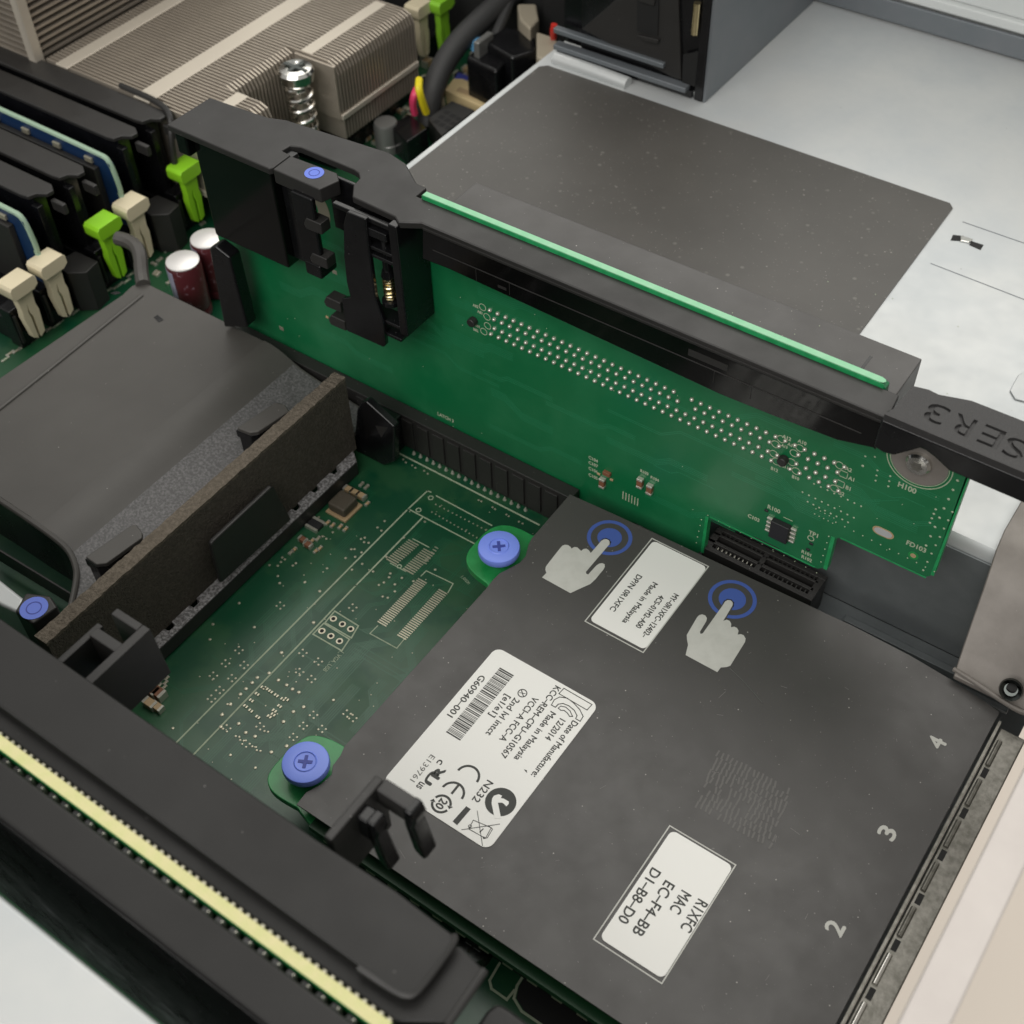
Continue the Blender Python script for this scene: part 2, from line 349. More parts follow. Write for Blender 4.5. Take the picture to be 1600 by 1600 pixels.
# ================================================================== MOTHERBOARD
mb_ = thing('motherboard', 'dark green circuit board lying flat in the case below the cards', 'circuit board', (-8, -5, -.16))
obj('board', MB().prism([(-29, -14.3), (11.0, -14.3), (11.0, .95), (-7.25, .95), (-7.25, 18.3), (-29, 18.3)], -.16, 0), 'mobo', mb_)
S = MB(); sw = .035
P0 = lambda p: Z(p, 0)
def sl_(a, b, wd=sw): S.line(P0(a), P0(b), wd, .001)
sl_((270, 1166), (637, 796)); sl_((296, 1186), (556, 915)); sl_((556, 915), (660, 809))
sl_((637, 796), (668, 767)); sl_((668, 767), (673, 769)); sl_((682, 775), (768, 821), .03); sl_((641, 797), (742, 850), .03)
sl_((617, 705), (842, 820), .04)
for rect in ([(523, 955), (560, 978), (549, 997), (508, 973)], [(506, 974), (546, 999), (534, 1017), (489, 991)]):
    S.poly([P0(p) for p in rect], .03, .001, True)
S.poly([P0(p) for p in [(658, 900), (666, 892), (708, 912), (700, 926)]], .022, .001)
S.poly([P0(p) for p in [(590, 978), (578, 990), (620, 1013), (634, 996)]], .022, .001)
S.poly([P0(p) for p in [(645, 842), (670, 855)]], .022, .001); S.poly([P0(p) for p in [(610, 880), (634, 893)]], .022, .001)
for c_, rr in (((673, 778), .07), ((654, 797), .07), ((624, 885), .06)):
    c = P0(c_); S.ring((c.x, c.y, .001), rr - .025, rr, .003, n=20)
S.textz('JRAC_VGA_HDR'[:9].replace('_', '-') and 'J_VGA_USB', P0((536, 1018)), P0((509, 1050)), .10, .001)
S.textz('J_IDSDM', P0((722, 900)), P0((733, 912)), .07, .001)
obj('silkscreen', S, 'silk', mb_)
# bare copper pads and via dots
D = MB()
def dot(u, v, rr=.035): c = P0((u, v)); D.lathe((c.x, c.y, 0), [(rr, 0), (rr * .75, rr * .35), (rr * .2, rr * .45)], n=10)
def zz(u, v): return 240 + u / 5, 900 + v / 5
quads = [(988, 230), (665, 578), (560, 682), (705, 695), (465, 778), (610, 798), (515, 890), (450, 958), (1165, 600), (1285, 668), (1140, 750), (1232, 805), (570, 1190), (1248, 1085), (1168, 1170), (1315, 1195), (1090, 1258), (720, 1310), (830, 1175), (1510, 1075), (1555, 1110), (1555, 245)]
for u, v in quads:
    for du, dv in ((-28, 4), (0, -24), (2, 26), (30, 2)): dot(*zz(u + du, v + dv), .027)
for u, v in [(590, 1000), (655, 1250), (690, 1280), (785, 1330), (820, 1360), (880, 1210)]:
    for du, dv in ((-14, 2), (14, 8)): dot(*zz(u + du, v + dv), .028)
big = [(810, 795), (770, 835), (722, 882), (678, 925), (600, 1003), (535, 1085), (903, 760), (975, 815), (1040, 853), (1085, 885), (1135, 910), (1172, 1025), (1092, 1062), (1015, 1140), (665, 1155), (720, 1225), (793, 1255), (920, 1378), (525, 1180), (1000, 600), (1250, 365), (1040, 1330)]
for u, v in big: dot(*zz(u, v), .045)
for u, v in [(668, 212), (463, 377), (515, 180), (540, 155), (575, 125), (612, 92), (643, 62), (680, 22), (708, 3), (787, 400), (985, 55), (1183, 47), (1297, 118), (440, 495), (150, 1190), (600, 1400), (795, 1500), (1405, 970)]: dot(*zz(u, v), .036)
def z4(u, v): return 380 + u / 5, 620 + v / 5
for u, v in [(10, 1398), (68, 1340), (110, 1300), (155, 1257), (200, 1212), (222, 1188), (333, 1090), (405, 1020), (438, 992), (460, 962), (490, 940), (510, 970), (590, 940), (700, 1058), (650, 1108), (620, 1090), (305, 1255), (325, 1270), (295, 1290), (270, 1320), (270, 1400), (285, 1455), (205, 1315), (388, 1318), (412, 1300), (480, 1450), (655, 1340), (600, 1520), (870, 1190), (845, 1190), (875, 1250), (925, 1215), (1050, 1020), (1080, 1045), (1105, 970), (920, 1110), (950, 1100), (945, 1135), (980, 1140), (800, 1260), (930, 1305), (1015, 1365), (1150, 1380), (1140, 1410), (1100, 1450), (1060, 1470), (1185, 1465), (1185, 1520), (1240, 1415), (1090, 1560), (1130, 1570), (1255, 1100), (1420, 975), (1120, 1250), (1330, 1440), (850, 1350), (1500, 1350)]:
    dot(*z4(u, v), .032)
rnd = random.Random(3)
for _ in range(150):
    p = (rnd.uniform(300, 900), rnd.uniform(780, 1230)); c = P0(p)
    if c.x < -3 or c.y > -.9: continue
    dot(*p, rnd.choice((.012, .015, .018)))
for c_ in ((855, 875), (880, 880), (915, 905), (960, 935), (1010, 965), (1040, 965), (810, 925), (765, 975), (720, 1020), (760, 1055), (815, 1105), (945, 1055), (905, 1100), (985, 1020), (935, 1085)):
    u, v = zz(*c_); c = P0((u, v)); D.box(c.x - .05, c.x - .015, c.y - .03, c.y + .03, 0, .02).box(c.x + .015, c.x + .05, c.y - .03, c.y + .03, 0, .02)
# comb shaped footprints
def comb(a, b, n, wd):
    a, b = P0(a), P0(b)
    for i in range(n):
        c = a.lerp(b, i / (n - 1)); D.box(c.x - wd / 2, c.x + wd / 2, c.y - .014, c.y + .014, 0, .012)
comb((646, 848), (612, 878), 12, .30); comb((670, 862), (638, 893), 12, .30)
comb((660, 908), (597, 975), 26, .24); comb((692, 925), (628, 996), 26, .24)
comb((690, 790), (760, 828), 2, .03)
for i in range(13):
    t = i / 12; a = P0((681 + 78 * t, 788 + 40 * t)); b = P0((675 + 70 * t, 800 + 40 * t))
    for c in (a, b): D.lathe((c.x, c.y, 0), [(.022, 0), (.014, .01)], n=8)
for i in range(7):
    c = P0((664 + 6 * 0 + i * 3, 880 - i * 4)); D.box(c.x - .05, c.x + .05, c.y - .012, c.y + .012, 0, .01)
for u, v in [(160, 520), (182, 545), (235, 570), (262, 590), (335, 615), (365, 640), (790, 860), (812, 870), (905, 920), (925, 935), (1020, 980), (1040, 995), (1125, 1040), (1155, 1055)]:
    dot(600 + u / 5.333, 620 + v / 5.333, .028)
obj('tinned_pads', D, 'padm', mb_, sm=True, kind='stuff')
H = MB(); HR = MB()
for c_ in ((521, 967), (535, 975.5), (548, 983), (503, 986), (517, 994), (530.5, 1002)):
    c = P0(c_); H.cyl((c.x, c.y, .0), .045, .012, n=16); HR.ring((c.x, c.y, .0), .045, .078, .008, n=20)
obj('header_holes', H, 'dark', mb_); obj('header_rings', HR, 'padm', mb_)
tr = MB(); rt = random.Random(21); kk = 0
def bundle(x, y, n, path, gap=.05, wd=.018):
    global kk
    for i in range(n):
        P = [(x + i * gap, y)]
        for dx, dy in path: P.append((P[-1][0] + dx, P[-1][1] + dy))
        for a_, b_ in zip(P, P[1:]):
            kk += 1; tr.line(a_, b_, wd, 0, .0004 + .0000012 * kk)
for _ in range(58):
    x, y = rt.uniform(-3.2, 1.6), rt.uniform(-10.5, -1.2); sg_ = rt.choice((-1, 1)); L1, L2, L3 = rt.uniform(.3, 1.6), rt.uniform(.15, .6), rt.uniform(.3, 1.6)
    bundle(x, y, rt.randint(2, 6), [(0, -L1), (sg_ * L2, -L2), (0, -L3)] if rt.random() < .6 else [(0, -L1), (sg_ * L2, -L2), (sg_ * L3, 0)])
obj('copper_traces', tr, 'trace', mb_, kind='stuff')
# slot solder row
SP = MB()
for i, (u, v) in enumerate([(100, 395), (150, 415), (250, 475), (305, 500), (360, 527), (412, 555), (465, 582), (518, 610), (572, 637), (625, 665), (680, 690), (733, 720), (787, 747), (840, 775), (893, 803), (950, 830), (1007, 857), (1062, 887), (1120, 915), (1180, 945)]):
    c = P0((600 + u / 5.333, 620 + v / 5.333)); SP.lathe((c.x, c.y, 0), [(.05, 0), (.035, .04), (.015, .09)], n=12)
obj('slot_solder_row', SP, 'solder', mb_, sm=True)
# main riser slot
slot = obj('expansion_slot', MB().box(-9.0, 1.6, -.37, -.03, 0, 1.08).box(-9.0, 1.6, .17, .45, 0, 1.08), 'absm', mb_, .02)
rb_ = MB()
for i in range(13): x = -4.6 + i * .46; rb_.box(x, x + .33, -.42, -.37, .12, .98)
obj('slot_rib', rb_, 'absm', slot, .01)
hk = MB()
Y = -1.2
pts = yp([(557, 640), (563, 630), (571, 627), (602, 655), (616, 668), (616, 722), (600, 733), (575, 733), (558, 725), (553, 690)], Y)
obj('slot_end_latch', MB().prism([(a, max(b, .02)) for a, b in pts], Y, Y + .22, 'y').box(-3.75, -3.2, Y + .22, -.38, 0, 1.1), 'abs', slot, .05)
tri = yp([(587, 665), (606, 668), (596, 683)], Y)
obj('arrow_mark', MB().prism(tri, Y - .01, Y, 'y'), 'absm', slot)
obj('slot_far_latch', MB().prism(yp([(326, 388), (334, 384), (358, 403), (386, 512), (350, 512)], -.78), -.78, -.4, 'y'), 'abs', mb_, .06)
# small slot below the stepped edge
s2 = MB()
s2.box(4.72, 7.3, .02, .14, 0, 1.1).box(4.72, 7.3, .66, .78, 0, 1.1).box(4.72, 4.88, .14, .66, 0, 1.1).box(7.14, 7.3, .14, .66, 0, 1.1).box(4.88, 7.14, .14, .66, 0, .55)
s2.box(4.72, 5.95, .26, .34, .55, 1.1).box(4.72, 5.95, .50, .56, .55, 1.1).box(5.98, 7.2, .26, .34, .55, 1.1).box(5.98, 7.2, .50, .56, .55, 1.1).box(5.9, 6.02, .14, .66, .55, 1.1)
for i in range(21):
    x = 4.95 + i * .105
    if abs(x - 5.96) > .06: s2.box(x, x + .035, .14, .26, .55, 1.06).box(x, x + .035, .56, .66, .55, 1.06)
s2.box(5.3, 6.9, -.12, .02, 0, .6)
ss = obj('small_slot', s2, 'absm', mb_, .008)
ct = MB()
for i in range(9): x = 5.0 + i * .1; ct.box(x, x + .02, .16, .22, .95, 1.075)
obj('contact', ct, 'solder', ss)
# fence tabs along the riser
ft = MB().box(7.9, 8.2, -.5, -.42, 0, 1.2).box(8.45, 8.8, -.5, -.42, 0, 1.2)
obj('steel_tab', ft, 'rear', mb_, .03)
# voltage parts near the foam
c = P0((538, 796))
iw = MB().box(c.x - .30, c.x + .30, c.y - .32, c.y + .32, 0, .06); it = MB().box(c.x - .26, c.x + .24, c.y - .26, c.y + .26, .06, .34)
io = obj('inductor', it, 'ind', mb_, .06); obj('terminal', iw, 'cert', io, .01)
def smd(u, v, kind='cert', l=.16, wd=.09, ax='y', h=.09):
    c = P0((u, v)); a, b = (l / 2, wd / 2) if ax == 'x' else (wd / 2, l / 2)
    o = obj('chip_capacitor' if kind != 'chip' else 'chip', MB().box(c.x - a * .6 if ax == 'x' else c.x - a, c.x + a * .6 if ax == 'x' else c.x + a, c.y - b * .6 if ax == 'y' else c.y - b, c.y + b * .6 if ax == 'y' else c.y + b, 0, h), kind, mb_, .01)
    e_ = MB()
    if ax == 'x': e_.box(c.x - a, c.x - a * .6, c.y - b, c.y + b, 0, h).box(c.x + a * .6, c.x + a, c.y - b, c.y + b, 0, h)
    else: e_.box(c.x - b * .0 - a, c.x + a, c.y - b, c.y - b * .6, 0, h).box(c.x - a, c.x + a, c.y + b * .6, c.y + b, 0, h)
    obj('end_cap', e_, 'solder', o)
for u, v in ((545, 768), (555, 773), (565, 778)): smd(u, v, 'cert', .24, .15, 'x', .12)
for u, v in ((565, 758), (573, 762), (574, 788), (512, 818), (520, 822), (488, 846), (482, 850), (460, 860), (455, 864), (500, 858), (494, 862), (540, 828), (532, 824), (497, 843)): smd(u, v, 'padm' if u % 2 else 'cert', .15, .07, 'y', .05)
for u, v in ((474, 846), (482, 854)): smd(u, v, 'cerb', .22, .13, 'x', .11)
smd(493, 822, 'chip', .34, .34, 'y', .09)
for u, v in ((238, 1083), (248, 1087)): smd(u, v, 'cerb', .36, .22, 'x', .2)
smd(236, 1103, 'cert', .3, .18, 'x', .16); smd(247, 1108, 'cert', .28, .16, 'x', .14)
for i in range(9): smd(238 + (i % 3) * 9 + i * .6, 1082 - (i // 3) * 7 - (i % 3) * 4, 'padm', .12, .06, 'y', .03)
for i in range(26):
    smd(rnd.uniform(200, 330), rnd.uniform(330, 410), rnd.choice(('padm', 'cert', 'chip')), .18, .1, rnd.choice('xy'), .06)
for i in range(22): smd(240 + rnd.uniform(0, 50), 372 + rnd.uniform(-5, 70), rnd.choice(('padm', 'cert', 'padm')), .2, .1, rnd.choice('xy'), .05)
for i in range(24): smd(10 + i * 8.5 + rnd.uniform(-3, 3), 560 - i * 5.6 + rnd.uniform(-3, 3), rnd.choice(('padm', 'silk', 'padm')), .26, .07, 'y', .03)
for i in range(10): smd(48 + rnd.uniform(0, 30), 985 + rnd.uniform(-6, 18), rnd.choice(('cert', 'padm')), .22, .13, 'x', .1)
# electrolytic capacitors
for (u, v), h in (((285, 407), 1.75), ((323, 372), 1.75)):
    t = Z((u, v), h); cn = obj('capacitor', MB().lathe((t.x, t.y, .02), [(.44, 0), (.46, .05), (.46, .2), (.43, .26), (.46, .32), (.46, h - .1), (.43, h - .04)], n=36), 'capp', mb_, sm=True)
    obj('capacitor_top', MB().lathe((t.x, t.y, h - .03), [(.44, 0), (.44, .03), (.40, .055), (0.01, .05)], n=36), 'capw', cn, sm=True)
    obj('capacitor_stripe', MB().ring((t.x, t.y, .3), .455, .468, h - .42, n=12, a0=215, a1=275), 'caps', cn)
# details glimpsed beside the near edge of the card
c = Z((740, 1478), 0.55)
sv = obj('board_screw', MB().lathe((c.x, c.y, .3), [(.34, 0), (.34, .12), (.28, .24), (.1, .27), (.0, .27)], n=28), 'darkst', mb_, sm=True)
obj('screw_cross', MB().box(c.x - .16, c.x + .16, c.y - .03, c.y + .03, .55, .585).box(c.x - .03, c.x + .03, c.y - .16, c.y + .16, .55, .586), 'chrome', sv)
sv2 = MB(); z0_ = 0
for pts in ([(787, 1494), (765, 1532), (768, 1545), (792, 1562), (803, 1548)], [(823, 1516), (808, 1540), (803, 1560), (815, 1580), (850, 1604)]):
    sv2.poly([P0(p) for p in pts], .045, .001)
obj('board_outline', sv2, 'silk', mb_)
obj('board_cutout', MB().prism(zp([(826, 1518), (811, 1541), (807, 1560), (818, 1578), (860, 1612), (960, 1640), (1000, 1620)], 0), .0005, .0015), 'dark', mb_)
for (u, v) in ((600, 1288), (700, 1385)):
    c = P0((u, v)); obj('board_ring', MB().ring((c.x, c.y, 0), .22, .25, .004, n=24), 'silk', mb_)

# ------------------------------------------------------------------ memory sockets with latches (parts of the motherboard)
SY = [3.22, 2.2, 1.18, .16, -.86, -1.8, -2.8]
def latch_mesh():
    a = MB()                                   # local: foot at z=0, looks towards +x
    a.prism([(-.36, 1.50), (-.41, 1.60), (-.41, 1.82), (-.34, 1.90), (.34, 1.90), (.41, 1.82), (.41, 1.60), (.26, 1.50)], -.32, .26, 'x')
    a.prism([(-.26, 1.55), (.26, 1.55), (.22, 1.0), (.26, .8), (.20, .1), (.035, .0), (.035, .72), (-.02, .85), (-.02, 1.1), (-.06, .9), (-.035, .72), (-.035, .0), (-.17, .1), (-.25, .8), (-.22, 1.0)], -.1, .12, 'x')
    return a
def latch(name, parent, x, y, z, m_, rake=0, proto={}):
    if m_ not in proto:
        a = latch_mesh(); me = bpy.data.meshes.new('latch'); me.from_pydata(a.v, [], a.f)
        bm = bmesh.new(); bm.from_mesh(me); bmesh.ops.recalc_face_normals(bm, faces=bm.faces); bm.to_mesh(me); bm.free()
        me.materials.append(M[m_]); smooth(me); proto[m_] = me
    o = bpy.data.objects.new('latch', proto[m_]); COL.objects.link(o); o.parent = parent
    o.location = Vector((x, y, z)) - wloc(parent)
    b = o.modifiers.new('bevel', 'BEVEL'); b.width = .04; b.segments = 3; b.limit_method = 'ANGLE'; b.angle_limit = math.radians(35); b.harden_normals = True
    return o
lc = ['lime', None, 'cream', 'lime', None, 'cream', 'cream']
for y, cm in zip(SY, lc):
    s_ = obj('memory_socket', MB().box(-29, -14.1, y - .32, y + .32, 0, .8).box(-14.3, -13.85, y - .40, y + .40, 0, 1.25), 'abs', mb_, .04)
    if cm:
        latch('latch', s_, -13.62, y, .3, cm)
        rbx = MB()
        for k in range(3): rbx.box(-13.85, -13.78, y - .36 + k * .3, y - .28 + k * .3, .2, 1.1)
        obj('socket_rib', rbx, 'absm', s_, .015)
    else:
        obj('socket_cap', MB().prism([(-14.4, y - .3), (-13.75, y - .42), (-13.35, y - .1), (-13.45, y + .4), (-14.3, y + .38)], .0, 1.3), 'absm', s_, .03)
for x, y, cm in ((-13.6, 13.9, 'cream'), (-13.2, 14.5, 'limed')):
    s_ = obj('memory_socket', MB().box(-29, x - .4, y - .3, y + .3, 0, .8), 'abs', mb_, .04)
    latch('latch', s_, x, y, .35, cm)
# ------------------------------------------------------------------ connectors behind the riser (parts of the board)
cb = obj('power_header', MB().prism(zp([(608, 195), (640, 178), (668, 200), (636, 222)], .9), 0, .9), 'abs', mb_, .04)
hb = MB(); a = zp([(668, 185), (706, 157), (742, 172), (690, 212)], .75)
hd_ = obj('pin_header', MB().prism(a, 0, .75), 'absm', mb_, .03)
hh = MB()
for i in range(3):
    for j in range(3):
        c = Z((682 + i * 8 + j * 9, 190 - i * 7 + j * 5), .75); hh.box(c.x - .09, c.x + .09, c.y - .09, c.y + .09, .751, .757)
obj('header_hole', hh, 'dark', hd_)
iv = obj('ivory_connector', MB().prism(zp([(695, 140), (708, 122), (722, 122), (774, 142), (762, 168), (752, 166)], .6), 0, .6), 'ivory', mb_, .05)
obj('connector_opening', MB().prism(zp([(712, 142), (718, 136), (756, 151), (752, 158)], .6), .601, .606), 'cert', iv)
for rect, h, m_ in (([(700, 136), (716, 112), (790, 140), (774, 150)], .25, 'bluec'), ([(664, 130), (682, 118), (700, 128), (682, 142)], .4, 'cert')):
    obj('blue_connector' if m_ == 'bluec' else 'connector', MB().prism(zp(rect, h), 0, h), m_, mb_, .04)
for (u, v), rr, h in (((602, 190), .38, .95), ((617, 196), .3, .8), ((680, 152), .3, .7), ((608, 222), .3, .3)):
    c = Z((u, v), h); o = obj('small_capacitor', MB().lathe((c.x, c.y, 0), [(rr, 0), (rr, h * .9), (rr * .9, h)], n=20), 'grey', mb_, sm=True)
for i in range(24): smd(rnd.uniform(560, 640), rnd.uniform(170, 235), rnd.choice(('padm', 'chip', 'cert')), .26, .16, rnd.choice('xy'), .1)
for i in range(30): smd(rnd.uniform(660, 860), rnd.uniform(20, 130), rnd.choice(('padm', 'chip', 'cert', 'absm')), .4, .25, rnd.choice('xy'), .2)
obj('socket_frame', MB().prism(zp([(440, 210), (545, 185), (622, 118), (640, 128), (575, 190), (520, 240)], .6), 0, .6), 'abs', mb_, .05)

# ------------------------------------------------------------------ cables
tag(obj('cable_bundle', MB().tube([Z((668, 196), .2), Z((672, 155), .9), Z((688, 108), 1.5), Z((715, 66), 2.0), Z((758, 24), 2.4), Z((806, -16), 2.7)], (.36, .36), 14), 'cable', sm=True), 'thick black sleeved cable rising beside the heat sink', 'cable')
tag(obj('thin_cable', MB().tube([Z((765, 92), 1.6), Z((772, 60), 2.0), Z((790, 20), 2.4), Z((806, -20), 2.8)], .16, 10), 'cable', sm=True), 'thinner black cable leading down to the black plug block', 'cable')
tag(obj('pink_wire', MB().tube([Z((648, 178), .85), Z((645, 165), 1.2), Z((646, 150), 1.6), Z((652, 138), 1.7)], .11, 8), 'pink', sm=True), 'short pink wire plugged in beside the yellow one', 'wire')
tag(obj('yellow_wire', MB().tube([Z((666, 176), .85), Z((660, 160), 1.3), Z((654, 140), 1.8), Z((655, 124), 1.9)], .12, 8), 'yel', sm=True), 'short bright yellow wire curving beside the pink one', 'wire')
pb = thing('plug_block', 'large black plug block with a pale blue dot beside the black sheet', 'plug', (-8.5, 12, 0))
obj('housing', MB().prism(zp([(727, 88), (752, 70), (800, 84), (776, 112)], 1.9), .25, 1.9).prism(zp([(752, 62), (790, 40), (836, 50), (838, 78), (800, 90)], 2.2), .25, 2.2), 'abs', pb, .12)
c = Z((745, 62), 2.0); obj('blue_dot', MB().lathe((c.x, c.y, 1.7), [(.22, 0), (.2, .3), (.08, .36)], n=20), 'cyan', pb, sm=True)
c = Z((758, 60), 2.3); obj('plug_tab', MB().box(c.x - .1, c.x + .12, c.y - .5, c.y + .3, 1.8, 2.4), 'grey', pb, .05)
wc = thing('white_plug', 'small pale plug with red wires near the top of the black cage', 'plug', (-7.3, 13.3, 1.5))
obj('body', MB().prism(zp([(838, 48), (868, 58), (876, 72), (856, 96), (838, 88)], 2.6), 1.8, 2.6).prism(zp([(808, 5), (838, 5), (842, 30), (828, 45), (812, 30)], 2.6), 1.8, 2.6), 'dull', wc, .08)
obj('red_wire', MB().tube([Z((865, 60), 2.6), Z((864, 48), 3.0), Z((866, 38), 3.2)], .1, 8), 'redw', wc, sm=True)

# ================================================================== MEMORY
fil = None
FY = [(3.22, -14.45), (2.2, -14.5), (.16, -14.35), (-.86, -14.4)]
FL = ['black memory blank nearest the heat sink, in the lime latched socket', 'black memory blank between the topmost blank and the upper memory stick',
      'black memory blank just below the upper memory stick', 'black memory blank just above the lower memory stick']
for i, (y, xe) in enumerate(FY):
    if i == 0:
        t = thing('memory_blank', FL[0], 'memory blank', (xe, y, .8), 'black memory blanks in the sockets'); fil = t
        obj('top_plate', MB().prism([(-29, y - .38), (-29, y + .38), (xe + .05, y + .38), (xe + .3, y + .22), (xe + .28, y + .02), (xe + .05, y - .1), (xe - .05, y - .34), (xe - .3, y - .38)], 3.28, 3.4), 'absm', t, .03)
        obj('blade', MB().box(-29, xe - .1, y - .2, y + .2, .8, 3.28).box(xe - .1, xe + .15, y - .3, y - .1, 1.2, 3.1), 'abs', t, .03)
        obj('end_tab', MB().box(xe + .28, xe + .75, y + .04, y + .18, 2.9, 3.2), 'absm', t, .03)
    else:
        t = copy_tree(fil); t.location = (xe, y, .8); t['label'] = FL[i]
obj('end_hoop', MB().tube([(-16.2, 3.75, 3.5), (-14.6, 3.72, 3.5), (-14.0, 3.5, 3.42), (-13.85, 3.2, 3.0), (-13.85, 3.1, 2.2)], .09, 8), 'absm', fil, sm=True)
t = thing('memory_stick', 'blue memory stick in the socket with the hidden cream latch, the upper of two', 'memory stick', (-14, 1.18, .7), 'blue memory sticks')
mp = [(-29, .7), (-29, 3.35), (-14.25, 3.35), (-14.0, 3.2), (-13.92, 2.4), (-14.05, 2.3), (-14.02, 2.1), (-13.8, 2.0), (-13.75, .7)]
obj('board', MB().prism(mp, 1.12, 1.26, 'y'), 'dimm', t)
obj('board_rim', MB().tube([(-29, 1.19, 3.37), (-14.3, 1.19, 3.37), (-14.02, 1.19, 3.25), (-13.92, 1.19, 2.4), (-14.0, 1.19, 2.2), (-13.75, 1.19, 2.0), (-13.72, 1.19, .8)], .075, 8), 'dimme', t, sm=True)
obj('heat_spreader', MB().box(-29, -14.45, .93, 1.115, 1.0, 3.0), 'absm', t, .03)
mc = MB()
for k in range(10): mc.box(-14.9 - k * 1.25, -14.9 - k * 1.25 + .28, 1.04, 1.115, 3.05, 3.2)
obj('memory_chip', mc, 'padm', t, .01)
t2 = copy_tree(t); t2.location = (-13.95, -1.8, .7); t2['label'] = 'blue memory stick between two cream latches, the lower of two'

# ================================================================== HEAT SINKS
hs = thing('heat_sink', 'low wide aluminium heat sink with fine fins and bright cross bands', 'heat sink', (-16, 7, .6))
TOPZ = 3.45
fm = MB()
def fin_x(y):       # right end of a fin at y (wings front and back with a notch for the screw)
    if y < 5.4: return -12.03
    if y < 7.95: return -13.4
    return -11.88
y = 3.66
while y < 11.5:
    xe = fin_x(y)
    fm.prism([(-19.2, 1.0), (xe - .02, 1.0), (xe, 1.05), (xe, TOPZ - .35), (xe - .1, TOPZ - .1), (xe - .35, TOPZ), (-19.2, TOPZ)], y, y + .05, 'y')
    y += .135
obj('fins', fm, 'alu', hs)
bc = MB()
for xc, wd in ((Z((175, 57), TOPZ).x, .5), (Z((345, 77), TOPZ).x, .62), (Z((532, 46), TOPZ).x, .42)):
    if xc > -13.4: bc.box(xc - wd / 2, xc + wd / 2, 3.7, 5.35, TOPZ - .05, TOPZ + .012).box(xc - wd / 2, xc + wd / 2, 8.0, 11.45, TOPZ - .05, TOPZ + .012)
    else: bc.box(xc - wd / 2, xc + wd / 2, 3.6, 11.5, TOPZ - .05, TOPZ + .012)
obj('cross_band', bc, 'aluc', hs, .02)
obj('base', MB().box(-19.2, -13.4, 3.6, 11.55, .9, 1.1).box(-13.4, -11.82, 7.9, 11.55, 1.68, 1.86).box(-13.4, -11.98, 3.6, 5.4, 1.68, 1.86), 'aluc', hs, .03)
obj('back_plate', MB().box(-13.4, -11.9, 7.86, 7.93, 1.7, TOPZ - .06), 'alu', hs)
c = Z((461, 103), 3.55)
scw = obj('spring_screw', MB().lathe((c.x, c.y, 3.05), [(.40, 0), (.50, .10), (.53, .36), (.46, .45), (.30, .48), (.27, .42), (.01, .42)], n=36), 'chrome', hs, sm=True)
obj('screw_slot', MB().box(c.x - .42, c.x + .42, c.y - .06, c.y + .06, 3.44, 3.536).box(c.x - .06, c.x + .06, c.y - .3, c.y + .3, 3.44, 3.537), 'darkst', scw)
obj('screw_shaft', MB().cyl((c.x, c.y, .9), .17, 2.2, n=20), 'alu', scw, sm=True)
sp = MB(); N = 90
hel = [(c.x + .36 * math.cos(i * .42), c.y + .36 * math.sin(i * .42), 1.0 + i * 2.0 / N) for i in range(N)]
sp.tube(hel, .07, 8)
obj('spring', sp, 'chrome', scw, sm=True)
hs2 = thing('tower_heat_sink', 'taller heat sink of stacked level fins at the top left corner', 'heat sink', (-21, 7, .6))
fm = MB(); z = 1.0
while z < 8.2: fm.box(-26, -19.42, 3.45, 12, z, z + .07); z += .2
obj('fins', fm, 'alu', hs2)
obj('corner_post', MB().box(-19.65, -19.35, 3.38, 3.55, .9, 8.2).box(-19.4, -19.34, 3.38, 3.7, .9, 8.2), 'aluc', hs2, .02)

# ================================================================== AIR SHROUD with foam strip
sr = thing('air_shroud', 'dark grey plastic air duct with a brown foam strip standing along its edge', 'air duct', (-8, -5, 0))
def sheet(name, pts, th, m_, parent, sm=True, bev=0):   # strip of quads from two rails
    n = len(pts); a = MB(); vs = []
    for p, q_ in pts: vs += [p, q_, (q_[0], q_[1], q_[2] - th), (p[0], p[1], p[2] - th)]
    a.add(vs, [(i * 4 + j, i * 4 + 4 + j, i * 4 + 4 + (j + 1) % 4, i * 4 + (j + 1) % 4) for i in range(n - 1) for j in range(4)] + [(0, 1, 2, 3), (n * 4 - 1, n * 4 - 2, n * 4 - 3, n * 4 - 4)])
    return obj(name, a, m_, parent, bev, sm=sm)
YF = -.53; ZT = 1.5
xs = [(-12.6, 1.42, -2.0), (-12.35, 1.5, -1.2), (-11.95, 1.5, YF - .45), (-11.55, 1.5, YF), (-11.0, ZT, YF), (-8.6, ZT, YF), (-7.6, ZT, YF), (-7.0, 1.47, YF), (-6.5, 1.40, YF)]
yn = lambda x: -8.05
rails = []
for x, z, yf in xs: rails.append(((x, yf, z), (x, -14 if x < -10.8 else -14, z)))
# top: split into plateau (to y=-14) up to x=-7, near cut edge at y=-8
top = MB()
pl_poly = [(-11.55, YF), (-6.7, YF), (-6.7, -7.55), (-7.3, -7.6), (-10.0, -7.0), (-13, -6.6), (-22, -6.4), (-22, -6.2), (-12.15, -5.3), (-11.9, -1.2)]
pl_poly = [(-11.62, YF - .02), (-7.35, YF), (-7.35, Z((62, 824), 1.5).y)] + zp([(45, 812), (0, 782), (-60, 745), (-60, 632), (0, 590), (190, 461), (205, 447)], 1.5)
obj('duct_top', MB().prism(pl_poly, ZT - .12, ZT), 'shroud', sr, .03)
prof2 = [(-7.37, 1.5), (-7.15, 1.49), (-6.95, 1.45), (-6.75, 1.38), (-6.58, 1.30), (-6.42, 1.22), (-6.2, 1.14), (-5.9, 1.07), (-5.4, .98), (-4.8, .88), (-4.0, .76)]
